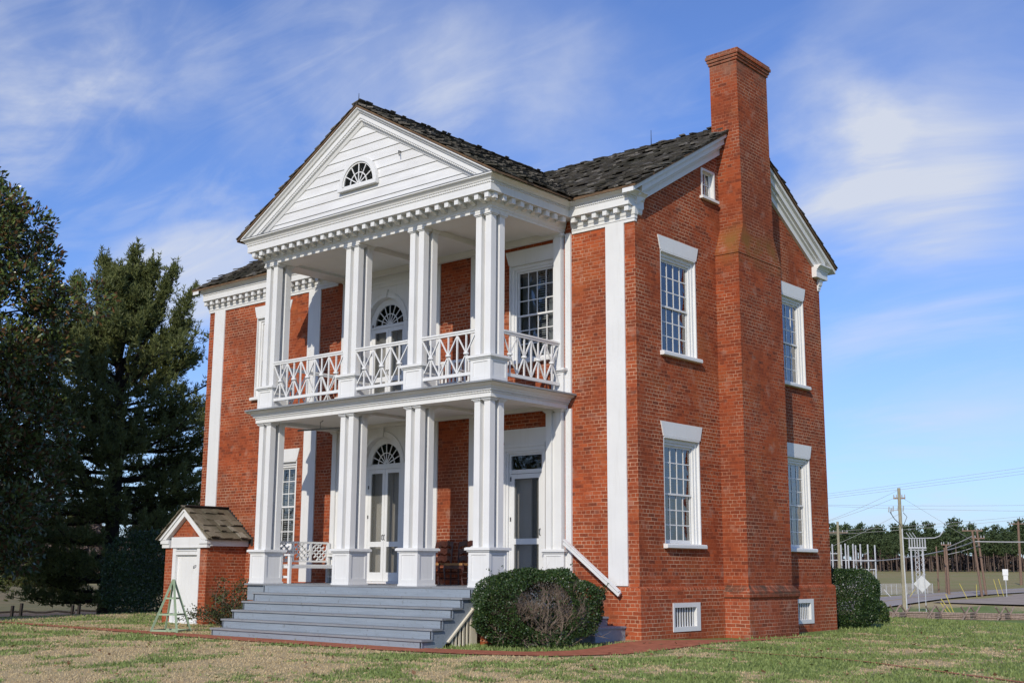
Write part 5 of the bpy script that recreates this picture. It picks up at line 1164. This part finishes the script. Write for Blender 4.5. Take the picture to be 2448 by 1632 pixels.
for (a, b, lab) in (((-19.39, 67.37, -2.05), (-20.24, 67.04, -.57), 'middle of the three leaning yellow guy-wire sleeves at the rail fence'), ((-19.7, 67.25, -2.0), (-20.27, 67.03, -.85), 'leftmost and shortest of the three yellow guy-wire sleeves at the rail fence'), ((-19.33, 67.39, -2.05), (-19.92, 67.16, -.25), 'rightmost and tallest of the three yellow guy-wire sleeves at the rail fence'), ((-30.67, 100.52, -1.3), (-31.26, 100.3, .18), 'leaning yellow guy sleeve beyond the road right of the brown pole pair'), ((-31.19, 104.58, -1.2), (-31.16, 104.59, .07), 'upright yellow guy sleeve left of the twin poles'), ((-29.92, 107.15, -1.1), (-30.27, 107.03, .57), 'left leaning yellow guy sleeve beside the rectangular road sign'), ((-29.46, 107.3, -1.1), (-29.84, 107.18, .63), 'right leaning yellow guy sleeve beside the rectangular road sign'), ((-36.5, 100.38, -1.35), (-35.92, 100.62, -.46), 'short yellow guy sleeve leaning right at the foot of the lattice tower'), ((-37.95, 99.76, -1.4), (-38.65, 99.46, -.49), 'pale grey guy sleeve leaning left by the yard fence')):
    q = MB(); q.tube([a, b], .035, 6); tag(q.build('guy_wire_guard', 'signback' if 'grey' in lab else 'yellow'), lab, 'guy wire sleeve', gl_)
# power lines
def wire(a, b, sag, r, lab):
    a, b = Vector(a), Vector(b); e = (b-a); a = a-e*.25; b = b+e*.55; pts = [tuple(a.lerp(b, i/20)-Vector((0, 0, sag*4*(i/20)*(1-i/20)))) for i in range(21)]; q = MB(); q.tube(pts, r, 4); tag(q.build('power_line', 'wire'), lab, 'power line', 'overhead power lines')
def span(a, b, sag, r, lab):
    a, b = Vector(a), Vector(b); pts = [tuple(a.lerp(b, i/16)-Vector((0, 0, sag*4*(i/16)*(1-i/16)))) for i in range(17)]; q = MB(); q.tube(pts, r, 4); tag(q.build('power_line', 'wire'), lab, 'power line', 'overhead power lines')
for a, b, lab in (((-34.49, 79.36, 8.04), (-19.6, 85.28, 10.02), 'highest of the three long parallel wires crossing the sky right of the house'), ((-34.5, 79.35, 7.85), (-19.62, 85.27, 9.74), 'middle of the three long parallel wires crossing the sky right of the house'), ((-34.5, 79.35, 7.65), (-19.64, 85.27, 9.49), 'lowest of the three long parallel wires crossing the sky right of the house')): wire(a, b, .1, .012, lab)
for a, b, lab in (((-52, 115.32, 9.2), (-31.92, 123.34, 9.0), 'upper wire of the level pair above the pole insulators'), ((-52, 115.32, 9.05), (-31.96, 123.32, 8.35), 'lower wire of the level pair above the pole insulators'), ((-50.25, 116.16, 6.17), (-32.0, 123.31, 7.77), 'upper wire of the rising pair just above the treetops'), ((-49.62, 116.45, 5.84), (-32.02, 123.31, 7.45), 'lower wire of the rising pair just above the treetops')): wire(a, b, .25, .016, lab)
for a, b, s, r, lab in (((-60, 139, 2.6), (-37.3, 113, 3.6), .3, .06, 'thick cable bundle from the substation to the brown pole pair'), ((-37.3, 112.9, 3.6), (-32.2, 107.5, 4.4), .1, .06, 'thick cable bundle between the brown pole pair and the twin poles'), ((-32.2, 107.5, 4.4), (-20, 113, 4.6), .15, .06, 'thick cable bundle running right from the twin poles'), ((-35.8, 109.3, 3.8), (-32.4, 107.4, 4.9), .05, .05, 'steep cable rising to the twin poles'), ((-35.8, 109.3, 3.1), (-32.6, 110.3, 4.1), .1, .03, 'thin lower cable rising to the twin poles'), ((-32.5, 70.5, 4.6), (-25.25, 72.5, 7.6), .15, .012, 'wire from the top of the nearest pole down to the house corner'), ((-32.5, 70.5, 4.7), (-25.5, 72.4, 7.0), .15, .012, 'wire from the crossarm of the nearest pole towards the house corner'), ((-32.5, 70.5, 2.4), (-25.25, 72.5, 5.75), .15, .012, 'lowest wire from the nearest pole towards the substation'), ((-24.9, 72.7, 6.9), (-21.0, 77.5, 3.4), 0, .010, 'guy wire slanting down right from the nearest pole')): span(a, b, s, r, lab)
# worm rail fence on the right
wf = tag(empty('worm_fence', (-17.5, 66, gz(-17.5, 66))), 'zigzag split-rail fence of weathered stacked rails along the road verge', 'fence')
fx = [(-25.2+1.3*k*.65+(.5 if k % 2 else -.5)*-.76, 58.2+1.3*k*.76+(.5 if k % 2 else -.5)*.65) for k in range(19)]
for k in range(18):
    a, b = fx[k], fx[k+1]; q = MB()
    for j in range(4):
        z = .06+.115*j; e = (random.uniform(-.08, .08), random.uniform(-.04, .04)); d = Vector((b[0]-a[0], b[1]-a[1], 0)).normalized()*.28; m_ = ((a[0]+b[0])/2, (a[1]+b[1])/2)
        p0 = Vector((a[0]+e[0], a[1]+e[1], gz(*a)+z+random.uniform(-.03, .03)))-d; p1 = Vector((b[0], b[1], gz(*b)+z+random.uniform(-.03, .03)))+d
        q.tube([p0, p0.lerp(p1, .5)+Vector((0, 0, random.uniform(-.04, .04))), p1], [.075, .09, .07], 5)
    q.build('rail_panel', 'rail', wf)
    q = MB(); 
    for s in (-1, 1): n_ = Vector((-.76, .65, 0))*s; q.tube([Vector((*a, gz(*a)-.05))+n_*.62+Vector((.55*s, .2*s, 0)), Vector((*a, gz(*a)+.92))-n_*.55-Vector((.55*s, .2*s, 0))], .065, 5)
    q.build('crossed_stakes', 'rail', wf)
# split-rail fence on the left
lf_ = tag(empty('rail_fence', (-49.5, 15, gz(-49.5, 15))), 'low dark split-rail fence with paired posts left of the pine', 'fence')
pp_ = [(-50.4, 13.5, .72), (-50.2, 13.9, .84), (-48.95, 16.2, .70), (-48.78, 16.5, .84), (-53.5, 8.0, .75), (-53.3, 8.4, .8)]
for x, y, h in pp_: q = MB(); q.bar((x, y, gz(x, y)-.2), (x+.04, y+.02, gz(x, y)+h), .15, .12); q.build('post', 'darkrail', lf_)
for a, b in (((-55.5, 4.2), (-53.4, 8.2)), ((-53.4, 8.2), (-50.3, 13.7)), ((-50.3, 13.7), (-48.85, 16.35)), ((-48.85, 16.35), (-46.2, 21.2)), ((-46.2, 21.2), (-44, 25))):
    for z in (.10, .38):
        p0, p1 = Vector((*a, gz(*a)+z)), Vector((*b, gz(*b)+z+random.uniform(-.05, .05))); q = MB(); q.tube([p0.lerp(p1, i/6)+Vector((0, 0, .05*math.sin(i*1.9+a[0]))) for i in range(7)], .06, 6); q.build('rail', 'darkrail', lf_)
